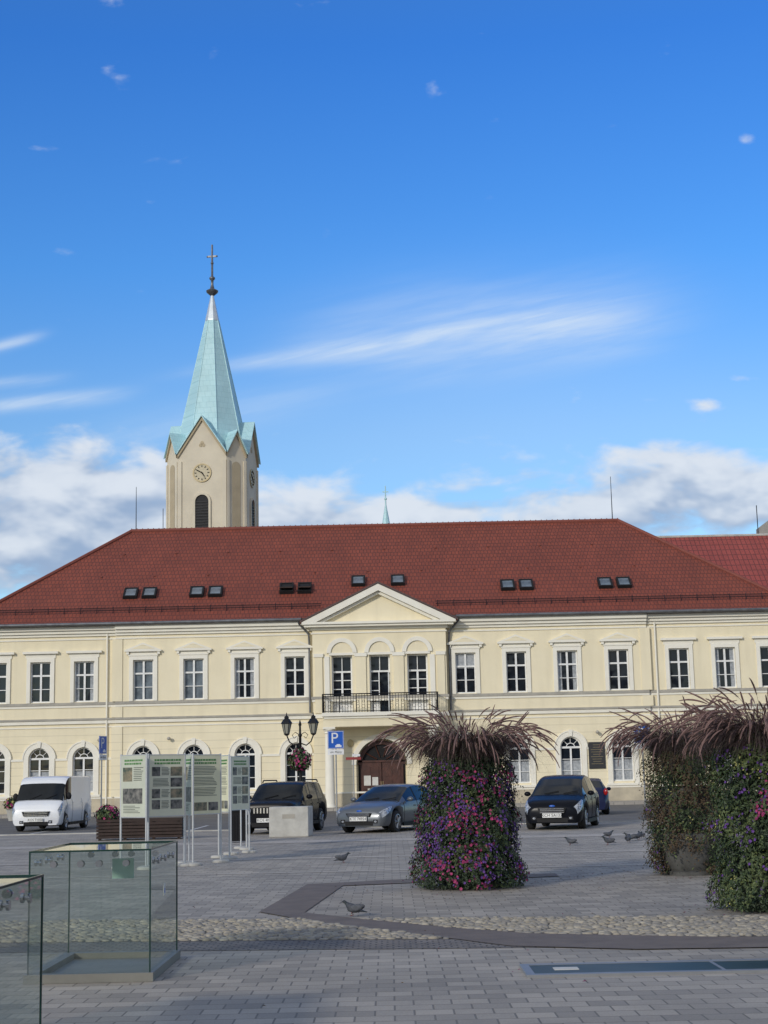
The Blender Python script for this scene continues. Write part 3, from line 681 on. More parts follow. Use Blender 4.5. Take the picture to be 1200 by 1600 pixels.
for i,(x,h,wd) in enumerate(((-30,10.5,15),(-14.8,12,14.5),(0,11,14.5),(14.8,12.5,14.5),(30,10.5,15))):  # house row added out of view behind the camera, to darken reflections
    Hh=empty('townhouse',(x,-34,0),'unseen plastered townhouse added opposite the town hall for reflections','house',math.pi,group='unseen townhouses added facing the town hall')
    b=MB(); b.box(-wd/2,wd/2,0,10,0,h); b.obj('wall',[MT['house1' if i%2 else 'house2']],Hh)
    b=MB(); b.poly([(-wd/2,-.3,h),(wd/2,-.3,h),(wd/2,5,h+3),(-wd/2,5,h+3)]); b.poly([(wd/2,10.3,h),(-wd/2,10.3,h),(-wd/2,5,h+3),(wd/2,5,h+3)]); b.poly([(-wd/2,-.3,h),(-wd/2,5,h+3),(-wd/2,10.3,h)]); b.poly([(wd/2,-.3,h),(wd/2,10.3,h),(wd/2,5,h+3)]); b.obj('roof',[MT['tile']],Hh)
    for r_ in range(3):
        for c_ in range(5): link('window',wme,Hh,(-wd/2+1.7+c_*(wd-3.4)/4,-.0,1.2+r_*3.3))

# ================================================================ CARS
def interp(p,x):
    if x<=p[0][0]: return p[0][1]
    for i in range(len(p)-1):
        if x<=p[i+1][0]:
            t=(x-p[i][0])/(p[i+1][0]-p[i][0]); return p[i][1]+t*(p[i+1][1]-p[i][1])
    return p[-1][1]
def make_car(name,label,cat,sp,loc,heading,paint,plate=None,group='cars parked in front of the town hall',rails=False,slots=False,badge=False,scale=1.):
    L=sp['L']; root=empty(name,loc,label,cat,heading,group=group); root.scale=(scale,scale,scale)
    xs=set()
    for k in('roof','belt','w','rw'):
        for p in sp[k]: xs.add(round(p[0],3))
    for a,c in sp['side']: xs.add(a); xs.add(c)
    for p in (sp['ws'],sp['rg']): xs.add(p[0]); xs.add(p[1])
    Rr=sp['wr']+.06
    for wx in sp['wheels']:
        for k in range(-5,6): xs.add(round(wx+Rr*math.sin(k*math.pi/10),3))
    x=0
    while x<L: xs.add(round(x,3)); x+=.3
    xs=sorted(v for v in xs if 0<=v<=L)
    xs=[v for i,v in enumerate(xs) if i==0 or v-xs[i-1]>.012]
    rings=[]
    def sect(s):
        zb=sp['sill']
        for wx in sp['wheels']:
            if abs(s-wx)<Rr: zb=max(zb,sp['wr']+math.sqrt(Rr*Rr-(s-wx)**2))
        be=interp(sp['belt'],s); tp=interp(sp['roof'],s); w=interp(sp['w'],s); rw=interp(sp['rw'],s)
        zb=min(zb,be-.1)
        return [(0,zb),(.9*w,zb),(w*.965,zb+min(.08,(be-zb)*.3)),(w,(zb+be)/2+.02),(.995*w,be-.12 if be-.12>(zb+be)/2+.03 else (zb+be)/2+.03),(.95*w,be),(rw,max(tp-.055,be+.004)),(rw*.88,tp-.02),(rw*.5,tp-.004),(0,tp)]
    NN=18
    for s in xs:
        h=sect(s); X=L/2-s
        rings.append([(X,y,z) for y,z in h]+[(X,-y,z) for y,z in h[-2:0:-1]])
    keys=['body','windshield','side_window','rear_window','side_window2','pillar','pillar2']
    parts={k:MB() for k in keys}
    s_lo=min(a for a,c in sp['side']); s_hi=max(c for a,c in sp['side'])
    for i in range(len(xs)-1):
        m_=(xs[i]+xs[i+1])/2
        for j in range(NN):
            k='body'
            if j in (5,12) and any(a<m_<c for a,c in sp['side']): k='side_window' if j==5 else 'side_window2'
            elif j in (5,12) and s_lo<m_<s_hi: k='pillar' if j==5 else 'pillar2'
            elif j in (6,7,8,9,10,11) and sp['ws'][0]<m_<sp['ws'][1]: k='windshield'
            elif j in (6,7,8,9,10,11) and sp['rg'][0]<m_<sp['rg'][1]: k='rear_window'
            j2=(j+1)%NN
            parts[k].poly([rings[i][j],rings[i][j2],rings[i+1][j2],rings[i+1][j]])
    parts['body'].poly(rings[0][::-1]); parts['body'].poly(rings[-1])
    for k,pb in parts.items():
        if not pb.f: continue
        me=pb.mesh(k,[paint if k=='body' else (MT['plastic'] if 'pillar' in k else MT['cglass'])])
        bm=bmesh.new(); bm.from_mesh(me); bmesh.ops.remove_doubles(bm,verts=bm.verts,dist=.0008); bmesh.ops.recalc_face_normals(bm,faces=bm.faces); bm.to_mesh(me); bm.free()
        me.polygons.foreach_set('use_smooth',[True]*len(me.polygons)); me.set_sharp_from_angle(angle=rad(38))
        link(k.replace('2',''),me,root)
    W=max(p[1] for p in sp['w'])
    b=MB(); b.box(-L/2+.3,L/2-.3,-W*.72,W*.72,.18,.6); b.obj('underbody',[MT['plastic']],root)
    b=MB()
    s0=sp['hood']; h=sect(s0); hh=[(L/2-s0,y,z+.002) for y,z in h[6:]]; b.tube(hh+[(p[0],-p[1],p[2]) for p in hh[-2::-1]],.005,4); b.obj('bonnet_seam',[MT['plastic']],root)
    for s in (-1,1):
        for sx in sp['seams']:
            b=MB(); h=sect(sx); b.tube([(L/2-sx,s*h[k][0]*1.001,h[k][1]) for k in (2,3,4,5)],.007,4); b.obj('door_seam',[MT['plastic']],root)
        a,c=sp['wheels'][0]+Rr+.02,sp['wheels'][1]-Rr-.02
        b=MB(); b.box(L/2-c,L/2-a,s*W-.05 if s>0 else s*W-.0,s*W+.0 if s>0 else s*W+.05,sp['sill']-.03,sp['sill']+.07); b.obj('sill_trim',[MT['plastic']],root)
    r=sp['wr']
    b=MB(); prof=[(r*.66,-.1),(r*.92,-.105),(r,-.07),(r,.07),(r*.92,.105),(r*.66,.1)]; b.lathe(prof,n=24); wm=b.mesh('wheel',[MT['tyre']],35)
    b=MB(); b.lathe([(r*.66,.04),(r*.68,.11),(r*.62,.115),(r*.58,.05)],n=24)
    for k in range(5):
        a=k*math.pi*2/5; b.tube([(0,0,.1),(r*.64*math.cos(a),r*.64*math.sin(a),.1)],.035,4)
    b.lathe([(.07,.05),(.07,.13),(.03,.135)],n=10); rm=b.mesh('rim',[MT['rim']],40)
    for wx in sp['wheels']:
        for s in (-1,1):
            w=link('wheel',wm,root,(L/2-wx,s*(W-.12),r),rot=(rad(-90*s),0,0)); link('rim',rm,w)
    s0,s1,u0,u1=sp['lamp']
    def ringpt(sx,u):
        h=sect(sx); i=int(min(math.floor(u),8)); f=u-i; return (h[i][0]+(h[i+1][0]-h[i][0])*f,h[i][1]+(h[i+1][1]-h[i][1])*f)
    for s in (-1,1):
        if sp['lamp_round']:
            b=MB(); b.lathe([(.12,-.03),(.12,.02),(.105,.035),(.05,.045)],n=18); hh=b.obj('headlight',[MT['lamp']],root,(L/2+.0,s*.58,sp['hlz']),rot=(0,rad(90),0),smooth=40)
            b=MB(); b.lathe([(.135,-.02),(.135,.03),(.12,.032),(.12,-.02)],n=18); b.obj('lamp_ring',[MT['plastic']],hh)
        else:
            b=MB(); NS,NU=7,6
            for i in range(NS):
                t=i/(NS-1); sx=s0+(s1-s0)*t; lo=u0+(u1-u0)*.55*t**1.3; hi=u1-(u1-u0)*.12*t
                for j in range(NU):
                    u=lo+(hi-lo)*j/(NU-1); y,z=ringpt(sx,u); b.v.append((L/2-sx+.006,s*(y+.006),z+.004))
            for i in range(NS-1):
                for j in range(NU-1):
                    b.f.append((i*NU+j,i*NU+j+1,(i+1)*NU+j+1,(i+1)*NU+j)); b.m.append(0)
            hh=b.obj('headlight',[MT['lamp']],root,smooth=50)
            sx=s0+(s1-s0)*.3; y,z=ringpt(sx,u0+(u1-u0)*.5); b=MB(); b.ell((L/2-sx,s*(y-.01),z),.045,.045,.04,10,6); b.obj('lamp_reflector',[MT['chrome']],hh)
        b=MB(); b.ell((0,0,0),.05,.09,sp.get('tlh',.13),10,6,0,s*.5); b.obj('tail_light',[MT['red']],root,(-L/2+.10,s*(W-.14),sp.get('tlz',.85)),smooth=60)
        b=MB(); b.ell((0,0,0),.06,.10,.07 if sp is not van else .13,10,6); b.box(-.02,.02,-.1 if s>0 else 0,0 if s>0 else .1,-.03,.0); b.obj('mirror',[paint if sp is not van else MT['plastic']],root,(L/2-sp['mir'][0],s*(W+.07),sp['mir'][1]),smooth=60)
        b=MB(); b.ell((0,0,0),.02,.05,.035,10,5); b.obj('fog_light',[MT['lamp']],root,(L/2-.005,s*.52,.33))
        for sx in sp['handles']:
            zz=interp(sp['belt'],sx)-.13; yy_=s*W*.995
            b=MB(); b.box(-.08,.08,-.02,.02,-.015,.015); b.obj('door_handle',[paint],root,(L/2-sx,yy_,zz))
    gz0,gz1,gw=sp['gr']
    b=MB(); b.prism([(-gw*.88,gz0),(gw*.88,gz0),(gw,gz1),(-gw,gz1)],-.05,.018); g=b.obj('grille',[MT['plastic']],root,(L/2,0,0),rad(90))
    b=MB()
    if slots:
        for k in range(8): y=-gw+.05+k*(2*gw-.10)/7; b.box(y-.018,y+.018,-.062,-.050,gz0+.01,gz1-.01)
    else:
        for z in (gz0+.02,(gz0+gz1)/2,gz1-.02): b.box(-gw*.85,gw*.85,-.060,-.050,z-.009,z+.009)
    b.obj('grille_bar',[MT['chrome']],g)
    if badge:
        b=MB(); b.ell((L/2-.02,0,gz1+.055),.03,.09,.035,14,6); b.obj('oval_badge',[MT['blue']],root)
    b=MB(); b.box(L/2-.04,L/2+.012,-.44,.44,.22,.34); b.obj('lower_intake',[MT['plastic']],root)
    for s in (-1,1):
        b=MB(); b.box(L/2-.10,L/2+.004,s*.52-.07,s*.52+.07,.28,.385); b.obj('fog_light_recess',[MT['plastic']],root)
    if plate:
        for e,(px,rz) in enumerate(((L/2+.062,90),(-L/2-.02,-90))):
            pz=.41 if e==0 else .72
            b=MB(); b.box(-.01,.01,-.27,.27,-.06,.06); p=b.obj('number_plate',[MT['plate']],root,(px,0,pz))
            text_obj('plate_text',plate,.115,MT['black'],p,(.013 if e==0 else -.013,0,0),(rad(90),0,rad(rz)))
    b=MB(); a=sp['ws'][0]
    for y in (-.35,.2): b.tube([(L/2-a,y,interp(sp['roof'],a)+.02),(L/2-a-.12,y+.4,interp(sp['roof'],a+.12)+.02)],.012,4)
    b.obj('wiper',[MT['plastic']],root)
    if rails:
        for s in (-1,1): 
            b=MB(); rw=interp(sp['rw'],L*.6); b.tube([(L/2-sp['ws'][1]-.3,s*rw*.93,interp(sp['roof'],L*.5)-.02),(L/2-sp['ws'][1]-.4,s*rw*.93,interp(sp['roof'],L*.5)+.05),(L/2-sp['rg'][0]+.3,s*rw*.93,interp(sp['roof'],L*.8)+.05),(L/2-sp['rg'][0]+.2,s*rw*.93,interp(sp['roof'],L*.8)-.02)],.02,5)
            b.obj('roof_rail',[MT['plastic']],root)
    return root
hatch=dict(L=4.4,sill=.2,wr=.31,wheels=(.82,3.45),roof=[(0,.60),(.04,.66),(.15,.71),(.35,.77),(.7,.84),(1.15,.90),(1.6,1.12),(2.05,1.30),(2.3,1.345),(2.6,1.365),(3.1,1.35),(3.55,1.27),(4.05,1.02),(4.25,.92),(4.4,.62)],
 belt=[(0,.54),(.12,.64),(.4,.72),(1.15,.84),(3.9,.93),(4.4,.58)],w=[(0,.66),(.04,.73),(.12,.79),(.3,.83),(.6,.85),(1.2,.86),(3.6,.86),(4.1,.82),(4.4,.70)],rw=[(0,.56),(.15,.66),(.4,.70),(1.15,.74),(1.6,.67),(2.05,.61),(3.2,.59),(3.6,.60),(4.1,.68),(4.4,.62)],
 side=[(1.5,2.2),(2.28,3.02),(3.09,3.55)],ws=(1.15,2.05),rg=(3.55,4.05),hood=1.08,lamp=(.03,.50,3.5,5.7),lamp_round=False,hlz=.6,gr=(.47,.57,.40),mir=(1.55,.93),handles=(2.05,2.9),seams=(1.28,2.24,3.05))
mpv=dict(L=4.2,sill=.2,wr=.31,wheels=(.78,3.35),roof=[(0,.62),(.03,.70),(.12,.77),(.3,.84),(.6,.91),(.92,.98),(1.35,1.23),(1.75,1.42),(2.0,1.48),(2.3,1.52),(2.8,1.53),(3.5,1.48),(3.75,1.40),(4.05,1.05),(4.14,.9),(4.2,.6)],
 belt=[(0,.54),(.12,.68),(.4,.79),(.95,.91),(3.9,1.0),(4.2,.58)],w=[(0,.66),(.04,.73),(.12,.79),(.3,.83),(.5,.845),(1.2,.86),(3.6,.86),(4.0,.82),(4.2,.74)],rw=[(0,.56),(.12,.66),(.35,.71),(.95,.75),(1.35,.69),(1.75,.64),(3.2,.62),(3.75,.60),(4.1,.66),(4.2,.62)],
 side=[(1.05,1.4),(1.45,2.1),(2.18,2.95),(3.02,3.6)],ws=(.92,1.75),rg=(3.75,4.05),hood=.86,lamp=(.03,.50,3.5,5.8),lamp_round=False,hlz=.68,gr=(.47,.61,.40),mir=(1.4,1.0),handles=(2.0,2.85),seams=(1.25,2.14,2.98))
suv=dict(L=3.95,sill=.26,wr=.34,wheels=(.75,3.1),roof=[(0,.80),(.03,.88),(.15,.93),(.6,.97),(1.0,1.0),(1.3,1.24),(1.55,1.42),(1.7,1.47),(1.95,1.50),(2.6,1.51),(3.5,1.49),(3.65,1.42),(3.85,1.08),(3.9,.9),(3.95,.6)],
 belt=[(0,.76),(.1,.84),(.4,.89),(1.0,.94),(3.75,1.0),(3.95,.58)],w=[(0,.76),(.05,.81),(.2,.85),(.5,.87),(1.2,.88),(3.5,.88),(3.8,.86),(3.95,.82)],rw=[(0,.70),(.15,.75),(1.0,.79),(1.55,.71),(3.2,.69),(3.65,.68),(3.9,.76),(3.95,.72)],
 side=[(1.3,1.95),(2.03,2.75),(2.83,3.4)],ws=(1.0,1.55),rg=(3.65,3.85),hood=.95,lamp=(.03,.3,3.5,5.),lamp_round=True,hlz=.69,gr=(.60,.77,.40),mir=(1.35,1.05),handles=(1.9,2.7),seams=(1.2,1.99,2.79))
van=dict(L=4.6,sill=.22,wr=.31,wheels=(.80,3.7),roof=[(0,.72),(.03,.84),(.10,.93),(.25,1.02),(.42,1.10),(.62,1.38),(.82,1.64),(.96,1.79),(1.15,1.89),(1.4,1.94),(4.35,1.94),(4.5,1.91),(4.56,1.4),(4.6,.6)],
 belt=[(0,.66),(.1,.84),(.25,.97),(.45,1.05),(1.0,1.10),(4.5,1.13),(4.6,.58)],w=[(0,.80),(.04,.86),(.15,.89),(.4,.90),(4.3,.90),(4.5,.88),(4.6,.84)],rw=[(0,.72),(.1,.80),(.25,.83),(.42,.85),(.82,.82),(1.4,.845),(4.5,.84),(4.6,.80)],
 side=[(.56,.84),(.89,1.55)],ws=(.42,.86),rg=(4.5,4.56),hood=.38,lamp=(.02,.34,3.3,5.6),lamp_round=False,hlz=.8,gr=(.54,.70,.50),mir=(.78,1.22),handles=(1.7,2.9),seams=(.85,1.62,3.0),tlz=1.1,tlh=.25)
def hd(deg): return rad(-90-deg)
make_car('parked_van','white delivery van parked beside the town hall','van',van,(-11.95,55.4,0),hd(3),MT['paintW'],'KOS 71058',scale=.96)
make_car('parked_car','black boxy off-road car behind the concrete block','car',suv,(-3.22,47.6,0),hd(12),MT['paintK'],'KOS 4M12',rails=True,slots=True)
make_car('parked_car','grey-blue estate car parked facing the square','car',hatch,(.02,46.9,0),hd(25),MT['paintG'],'KTE 74954',badge=True)
make_car('parked_car','glossy black family car parked beside flower towers','car',mpv,(5.1,46.2,0),hd(15),MT['paintK'],'KCH 5A132',badge=True)
make_car('parked_car','dark blue car seen from behind near the town hall','car',hatch,(7.55,60.5,0),rad(84),MT['paintB'],'KOS 22F7')

# ================================================================ STREET FURNITURE
b=MB(); b.box(-.55,.55,-.42,.42,0,.82)
o=b.obj('concrete_block',[MT['concrete']],None,(-2.78,43.7,.004),rad(-6)); o['label']='pale concrete barrier block standing before a black car'; o['category']='concrete block'
bv=o.modifiers.new('bevel','BEVEL'); bv.width=.02; bv.segments=2
b=MB(); b.box(-.18,.18,-.425,-.421,.5,.62); b.obj('drill_mark',[MT['sill']],o)

def leaf(b,p,n,size,mi):
    n=Vector(n).normalized(); t=n.cross(Vector((R.uniform(-1,1),R.uniform(-1,1),R.uniform(-1,1))))
    if t.length<1e-3: t=Vector((1,0,0))
    t.normalize(); u=n.cross(t); a=size*R.uniform(.7,1.3); w=a*R.uniform(.35,.55)
    p=Vector(p); k=len(b.v); b.v+=[tuple(p-t*a),tuple(p+u*w+n*w*.3),tuple(p+t*a),tuple(p-u*w+n*w*.3)]; b.f.append((k,k+1,k+2,k+3)); b.m.append(mi)
def flower(b,p,n,size,mi):
    n=Vector(n).normalized(); t=n.cross(Vector((R.uniform(-1,1),R.uniform(-1,1),R.uniform(-1,1)))).normalized(); u=n.cross(t); p=Vector(p); k=len(b.v)
    b.v.append(tuple(p-n*size*.25))
    for i in range(10):
        a=math.pi*i/5; r=size*(1 if i%2==0 else .72); b.v.append(tuple(p+t*math.cos(a)*r+u*math.sin(a)*r+n*size*R.uniform(-.1,.15)))
    for i in range(10): b.f.append((k,k+1+i,k+1+(i+1)%10)); b.m.append(mi)
def flower_ball(parent,c,r,nl,nf,cols,ls=.06,fs=.045,squash=1.):
    b=MB()
    for i in range(nl):
        d=Vector((R.gauss(0,1),R.gauss(0,1),R.gauss(0,1))).normalized(); rr=r*R.uniform(.45,1.08)*(1+.15*math.sin(5*d.x+3*d.z)); p=Vector(c)+Vector((d.x*rr,d.y*rr,d.z*rr*squash)); leaf(b,p,d+Vector((R.uniform(-.7,.7),R.uniform(-.7,.7),R.uniform(-.3,.9))),ls,R.choice((0,0,1,1,2)))
    b.obj('foliage',[MT['leafd'],MT['leafm'],MT['leafl']],parent)
    b=MB()
    for i in range(nf):
        d=Vector((R.gauss(0,1),R.gauss(0,1),R.gauss(0,1))).normalized(); rr=r*R.uniform(.98,1.12); p=Vector(c)+Vector((d.x*rr,d.y*rr,d.z*rr*squash)); flower(b,p,d,fs,R.randrange(len(cols)))
    b.obj('flowers',cols,parent)
LP=empty('street_lamp',(-3.72,65,0),'black cast-iron street lamp with two lanterns and flower basket','street lamp')
b=MB(); b.lathe([(.22,0),(.22,.3),(.16,.4),(.13,.9),(.09,1.0),(.07,1.2),(.055,3.3),(.09,3.35),(.05,3.45),(.04,3.75),(.07,3.8),(.015,4.0)],n=12); b.obj('pole',[MT['iron']],LP,smooth=50)
b=MB()
for s in (-1,1):
    b.tube([(0,0,3.05),(s*.25,0,2.95),(s*.45,0,3.1),(s*.56,0,3.38)],.03,6)
    b.tube([(s*.05,0,3.4),(s*.2,0,3.5),(s*.33,0,3.38),(s*.25,0,3.25),(s*.15,0,3.32)],.016,5)
b.obj('bracket',[MT['iron']],LP)
for s in (-1,1):
    b=MB(); b.lathe([(.10,3.44),(.19,3.86)],n=6); g=b.obj('lantern',[MT['lglass']],LP,(s*.56,0,0))
    b=MB(); b.lathe([(.05,3.36),(.12,3.42),(.12,3.45)],n=6); b.lathe([(.25,3.86),(.22,3.92),(.13,4.05),(.09,4.07),(.1,4.14),(.03,4.2),(.012,4.32)],n=6)
    for k in range(6):
        a=k*math.pi/3; b.tube([(.105*math.cos(a),.105*math.sin(a),3.44),(.2*math.cos(a),.2*math.sin(a),3.87)],.014,4)
    b.obj('lantern_frame',[MT['iron']],g)
FB=empty('hanging_flower_basket',(-3.72,64.85,2.36),'round basket of pink flowers hanging on the lamp','flower basket')
flower_ball(FB,(0,0,0),.46,1200,130,[MT['pink'],MT['mag'],MT['leafb'],MT['pink']],.07,.055)
def psign(loc,rz,label='blue parking sign on a grey pole',sub=True):
    P=empty('parking_sign',loc,label,'road sign',rz,group='parking signs around the square')
    b=MB(); b.tube([(0,0.05,0),(0,.05,3.36)],.03,8); b.obj('pole',[MT['grey']],P)
    b=MB(); b.box(-.31,.31,-.01,.01,2.69,3.37); sg=b.obj('sign_plate',[MT['blue']],P)
    b=MB()
    for q in ((-.295,.295,3.345,3.357),(-.295,.295,2.703,2.715),(-.295,-.282,2.715,3.345),(.282,.295,2.715,3.345)): b.box(q[0],q[1],-.0135,-.0105,q[2],q[3])
    b.obj('sign_border',[MT['white']],sg)
    text_obj('letter_p','P',.58,MT['white'],sg,(-.05,-.014,3.08),(rad(90),0,0))
    b=MB(); b.box(-.02,.22,-.0135,-.0105,2.75,2.82); b.box(.03,.17,-.0135,-.0105,2.82,2.86); b.obj('car_symbol',[MT['white']],sg)
    if sub:
        b=MB(); b.box(-.31,.31,-.01,.01,2.46,2.66); s2=b.obj('supplementary_plate',[MT['white']],P)
        text_obj('plate_text','ulic Płatny',.11,MT['black'],s2,(0,-.013,2.56),(rad(90),0,0))
    return P
psign((-2.06,60,0),rad(2),label='blue parking sign facing the square before the portico')
psign((-11.06,60,0),rad(74),label='blue parking sign turned nearly edge-on beside a van')
psign((10.1,62,0),rad(-8),label='blue parking sign half hidden by grass plumes')
SN=empty('street_name_sign',(-1.62,70,0),'small red and white street name sign on a pole','street sign')
b=MB(); b.tube([(0,0.04,0),(0,.04,2.65)],.025,6); b.obj('pole',[MT['grey']],SN)
b=MB(); b.box(-.34,.34,-.012,.012,2.36,2.48); b.box(-.05,.3,-.012,.012,2.51,2.61,1); b.obj('sign_plate',[MT['signred'],MT['white']],SN)

def board(x,y,w,yaw,kind,label):
    B=empty('information_board',(x,y,.006),label,'information board',yaw,group='outdoor exhibition boards on silver posts')
    z0,z1=.95,2.08
    for s in (-1,1):
        b=MB(); b.tube([(0,0,.03),(0,0,z1+.03)],.020,10); po=b.obj('post',[MT['post']],B,(s*(w/2+.018),0,0),smooth=50)
        b=MB(); b.lathe([(.17,0),(.17,.03),(.15,.05),(.03,.06)],n=18); b.obj('base_plate',[MT['concrete']],po)
    pm={'g':MT['panelg'],'c':MT['panelc'],'p':MT['pole']}[kind]
    b=MB(); b.box(-w/2,w/2,-.012,.012,z0,z1); p=b.obj('panel',[pm],B)
    b=MB()
    b.box(-w/2,w/2,-.016,.016,z1,z1+.016); b.box(-w/2,w/2,-.016,.016,z0-.016,z0); b.obj('panel_frame',[MT['post']],p)
    for side in (-1,1):
        b=MB(); y0,y1=(-.0155,-.0125) if side<0 else (.0125,.0155)
        for r_ in range(2):
            xx=-w*.36
            while xx<w*.34:
                l_=R.uniform(.02,.07); b.box(xx,xx+l_,y0,y1,z1-.11-r_*.06,z1-.075-r_*.06,1); xx+=l_+.013
        if kind=='g':
            zz=z1-.22
            b.box(-w*.42,-w*.04,y0,y1,zz-.26,zz,3)
            for q in range(8): b.box(w*.02,w*R.uniform(.3,.42),y0,y1,zz-q*.033-.014,zz-q*.033,0)
            b.box(-w*.42,w*.38,y0,y1,z0+.24,z0+.52,2)
            for q in range(5): b.box(-w*.4,w*R.uniform(.0,.35),y0,y1,z0+.07+q*.03,z0+.082+q*.03,0)
        elif kind=='p':
            zz=z1-.22
            for r_ in range(4):
                b.box(w*.10,w*.43,y0,y1,zz-.17,zz,2 if r_%2 else 3)
                if r_!=1: b.box(-w*.43,-w*.20,y0,y1,zz-.17,zz,2)
                for q in range(6): b.box(-w*.16 if r_!=1 else -w*.4,w*R.uniform(.02,.08),y0,y1,zz-.024-q*.026,zz-.012-q*.026,0)
                zz-=.205
        else:
            zz=z1-.22
            for q in range(20):
                if q%7==6: zz-=.03; continue
                b.box(-w*.4,w*R.uniform(.25,.4),y0,y1,zz-.011,zz,0); zz-=.029
            b.box(-w*.42,w*.05,y0,y1,z0+.06,z0+.22,3); b.box(w*.1,w*.42,y0,y1,z0+.06,z0+.22,2)
        b.obj('printed_text',[MT['ink'],MT['green'],MT['photo'],MT['photo2']],p)
def yaw(dx,w,s): return s*math.acos(min(1,dx/w))
board(-4.80,29.2,.76,yaw(.57,.80,-1),'g','grey-green history board with photographs on posts')
board(-4.23,29.55,.78,yaw(.62,.82,1),'p','pale history board with portrait photographs on posts')
board(-3.90,30.2,.72,yaw(.26,.76,-1),'g','grey-green board seen steeply from its side')
board(-3.63,30.6,.76,yaw(.55,.80,1),'c','cream text board with green heading')
board(-3.44,32.3,.74,yaw(.30,.78,-1),'c','cream text board turned to the side')
board(-3.30,34.3,.72,yaw(.34,.76,1),'p','pale photo board at the end of the row')
board(-3.42,36.4,.72,yaw(.2,.76,-1),'g','grey-green board seen edge-on behind the others')

LB=empty('litter_bin',(-3.95,40.3,.006),'dark grey litter bin behind the exhibition boards','litter bin',rad(10))
b=MB(); b.box(-.2,.2,-.2,.2,.04,.78)
for i in range(6): b.box(-.19+i*.068,-.155+i*.068,-.212,-.201,.06,.7,1)
b.obj('bin_body',[MT['plastic'],MT['iron']],LB)
b=MB(); b.box(-.23,.23,-.23,.23,.78,.84); b.obj('lid',[MT['iron']],LB)
PB=empty('wooden_planter',(-7.0,44,.006),'long brown slatted wooden planter box with petunias','planter')
b=MB()
for i in range(6): b.box(-1.15,1.15,-.45,-.41,.05+i*.09,.12+i*.09); b.box(-1.15,1.15,.41,.45,.05+i*.09,.12+i*.09)
for i in range(6):
    b.box(-1.19,-1.15,-.45,.45,.05+i*.09,.12+i*.09); b.box(1.15,1.19,-.45,.45,.05+i*.09,.12+i*.09)
for x in (-1.1,-.4,.4,1.1): b.box(x-.04,x+.04,-.41,-.36,0,.58)
b.box(-1.1,1.1,-.36,.4,.1,.45)
b.obj('slatted_box',[MT['slat']],PB)
flower_ball(PB,(-.95,0,.70),.32,700,110,[MT['pink'],MT['leafm'],MT['mag']],.06,.045,.8)
PB2=empty('flower_pot',(-16.9,70,0),'flower pot with pink petunias by the wall','flower pot')
b=MB(); b.lathe([(.2,.0),(.3,.45),(.33,.5),(.28,.5)],n=14); b.obj('pot',[MT['concrete']],PB2)
flower_ball(PB2,(0,0,.75),.38,400,90,[MT['pink'],MT['mag'],MT['yellow']],.08,.06,.8)

def case(x0,x1,y0,y1,h,label):
    cx,cy=(x0+x1)/2,(y0+y1)/2; P=empty('glass_display_case',(cx,cy,.006),label,'display case',0,group='glass display cases over excavations')
    w,d=(x1-x0)/2,(y1-y0)/2; f=.07
    b=MB()
    b.box(-w-.03,w+.03,-d-.03,-d+f,0,.07); b.box(-w-.03,w+.03,d-f,d+.03,0,.07); b.box(-w-.03,-w+f,-d+f,d-f,0,.07); b.box(w-f,w+.03,-d+f,d-f,0,.07); b.box(-w+f,w-f,-d+f,d-f,0,.02)
    b.obj('base_frame',[MT['beige']],P)
    for q in ([(-w,-d,.07),(w,-d,.07),(w,-d,h),(-w,-d,h)],[(-w,d,.07),(w,d,.07),(w,d,h),(-w,d,h)],[(-w,-d,.07),(-w,d,.07),(-w,d,h),(-w,-d,h)],[(w,-d,.07),(w,d,.07),(w,d,h),(w,-d,h)],[(-w,-d,h),(w,-d,h),(w,d,h),(-w,d,h)]):
        b=MB(); b.poly(q); b.obj('glass_pane',[MT['cglassg']],P)
    b=MB(); e=.006
    for sx in(-1,1):
        for sy in (-1,1): b.box(sx*w-e,sx*w+e,sy*d-e,sy*d+e,.07,h-.004)
        b.box(sx*w-e,sx*w+e,-d+e,d-e,h-.004,h+.010)
    for sy in (-1,1): b.box(-w-e,w+e,sy*d-e,sy*d+e,h-.004,h+.010)
    b.obj('glass_edge',[MT['gedge']],P)
    b=MB(); b.tube([(0,-.03,0),(0,-.012,0)],.028,12); b.tube([(0,-.012,0),(0,.012,0)],.012,8); b.tube([(0,.012,0),(0,.03,0)],.028,12); cmx=b.mesh('clamp',[MT['chrome']],40)
    for fx in (-.6,-.15,.15,.6):
        for sy in (-1,1): link('clamp',cmx,P,(fx*w,sy*d,h-.1))
    for fy in (-.6,-.1,.5):
        for sx in (-1,1): link('clamp',cmx,P,(sx*w,fy*d,h-.1),rad(90))
    return P
cs=case(-2.97,-1.98,12.9,14.5,1.04,'large clear glass display case with grey metal base')
b=MB(); b.box(-.10,.10,.79,.795,.72,.90); b.obj('label_card',[mat('mint_card',(.40,.58,.50),.6)],cs)
b=MB(); b.box(.496,.499,-.05,.04,.62,.72); b.box(.4991,.4995,-.03,.02,.64,.68,1); b.obj('sticker',[MT['paper'],MT['blue']],cs)
case(-3.2,-2.13,7.9,9.6,1.04,'glass display case partly seen beside a larger one')

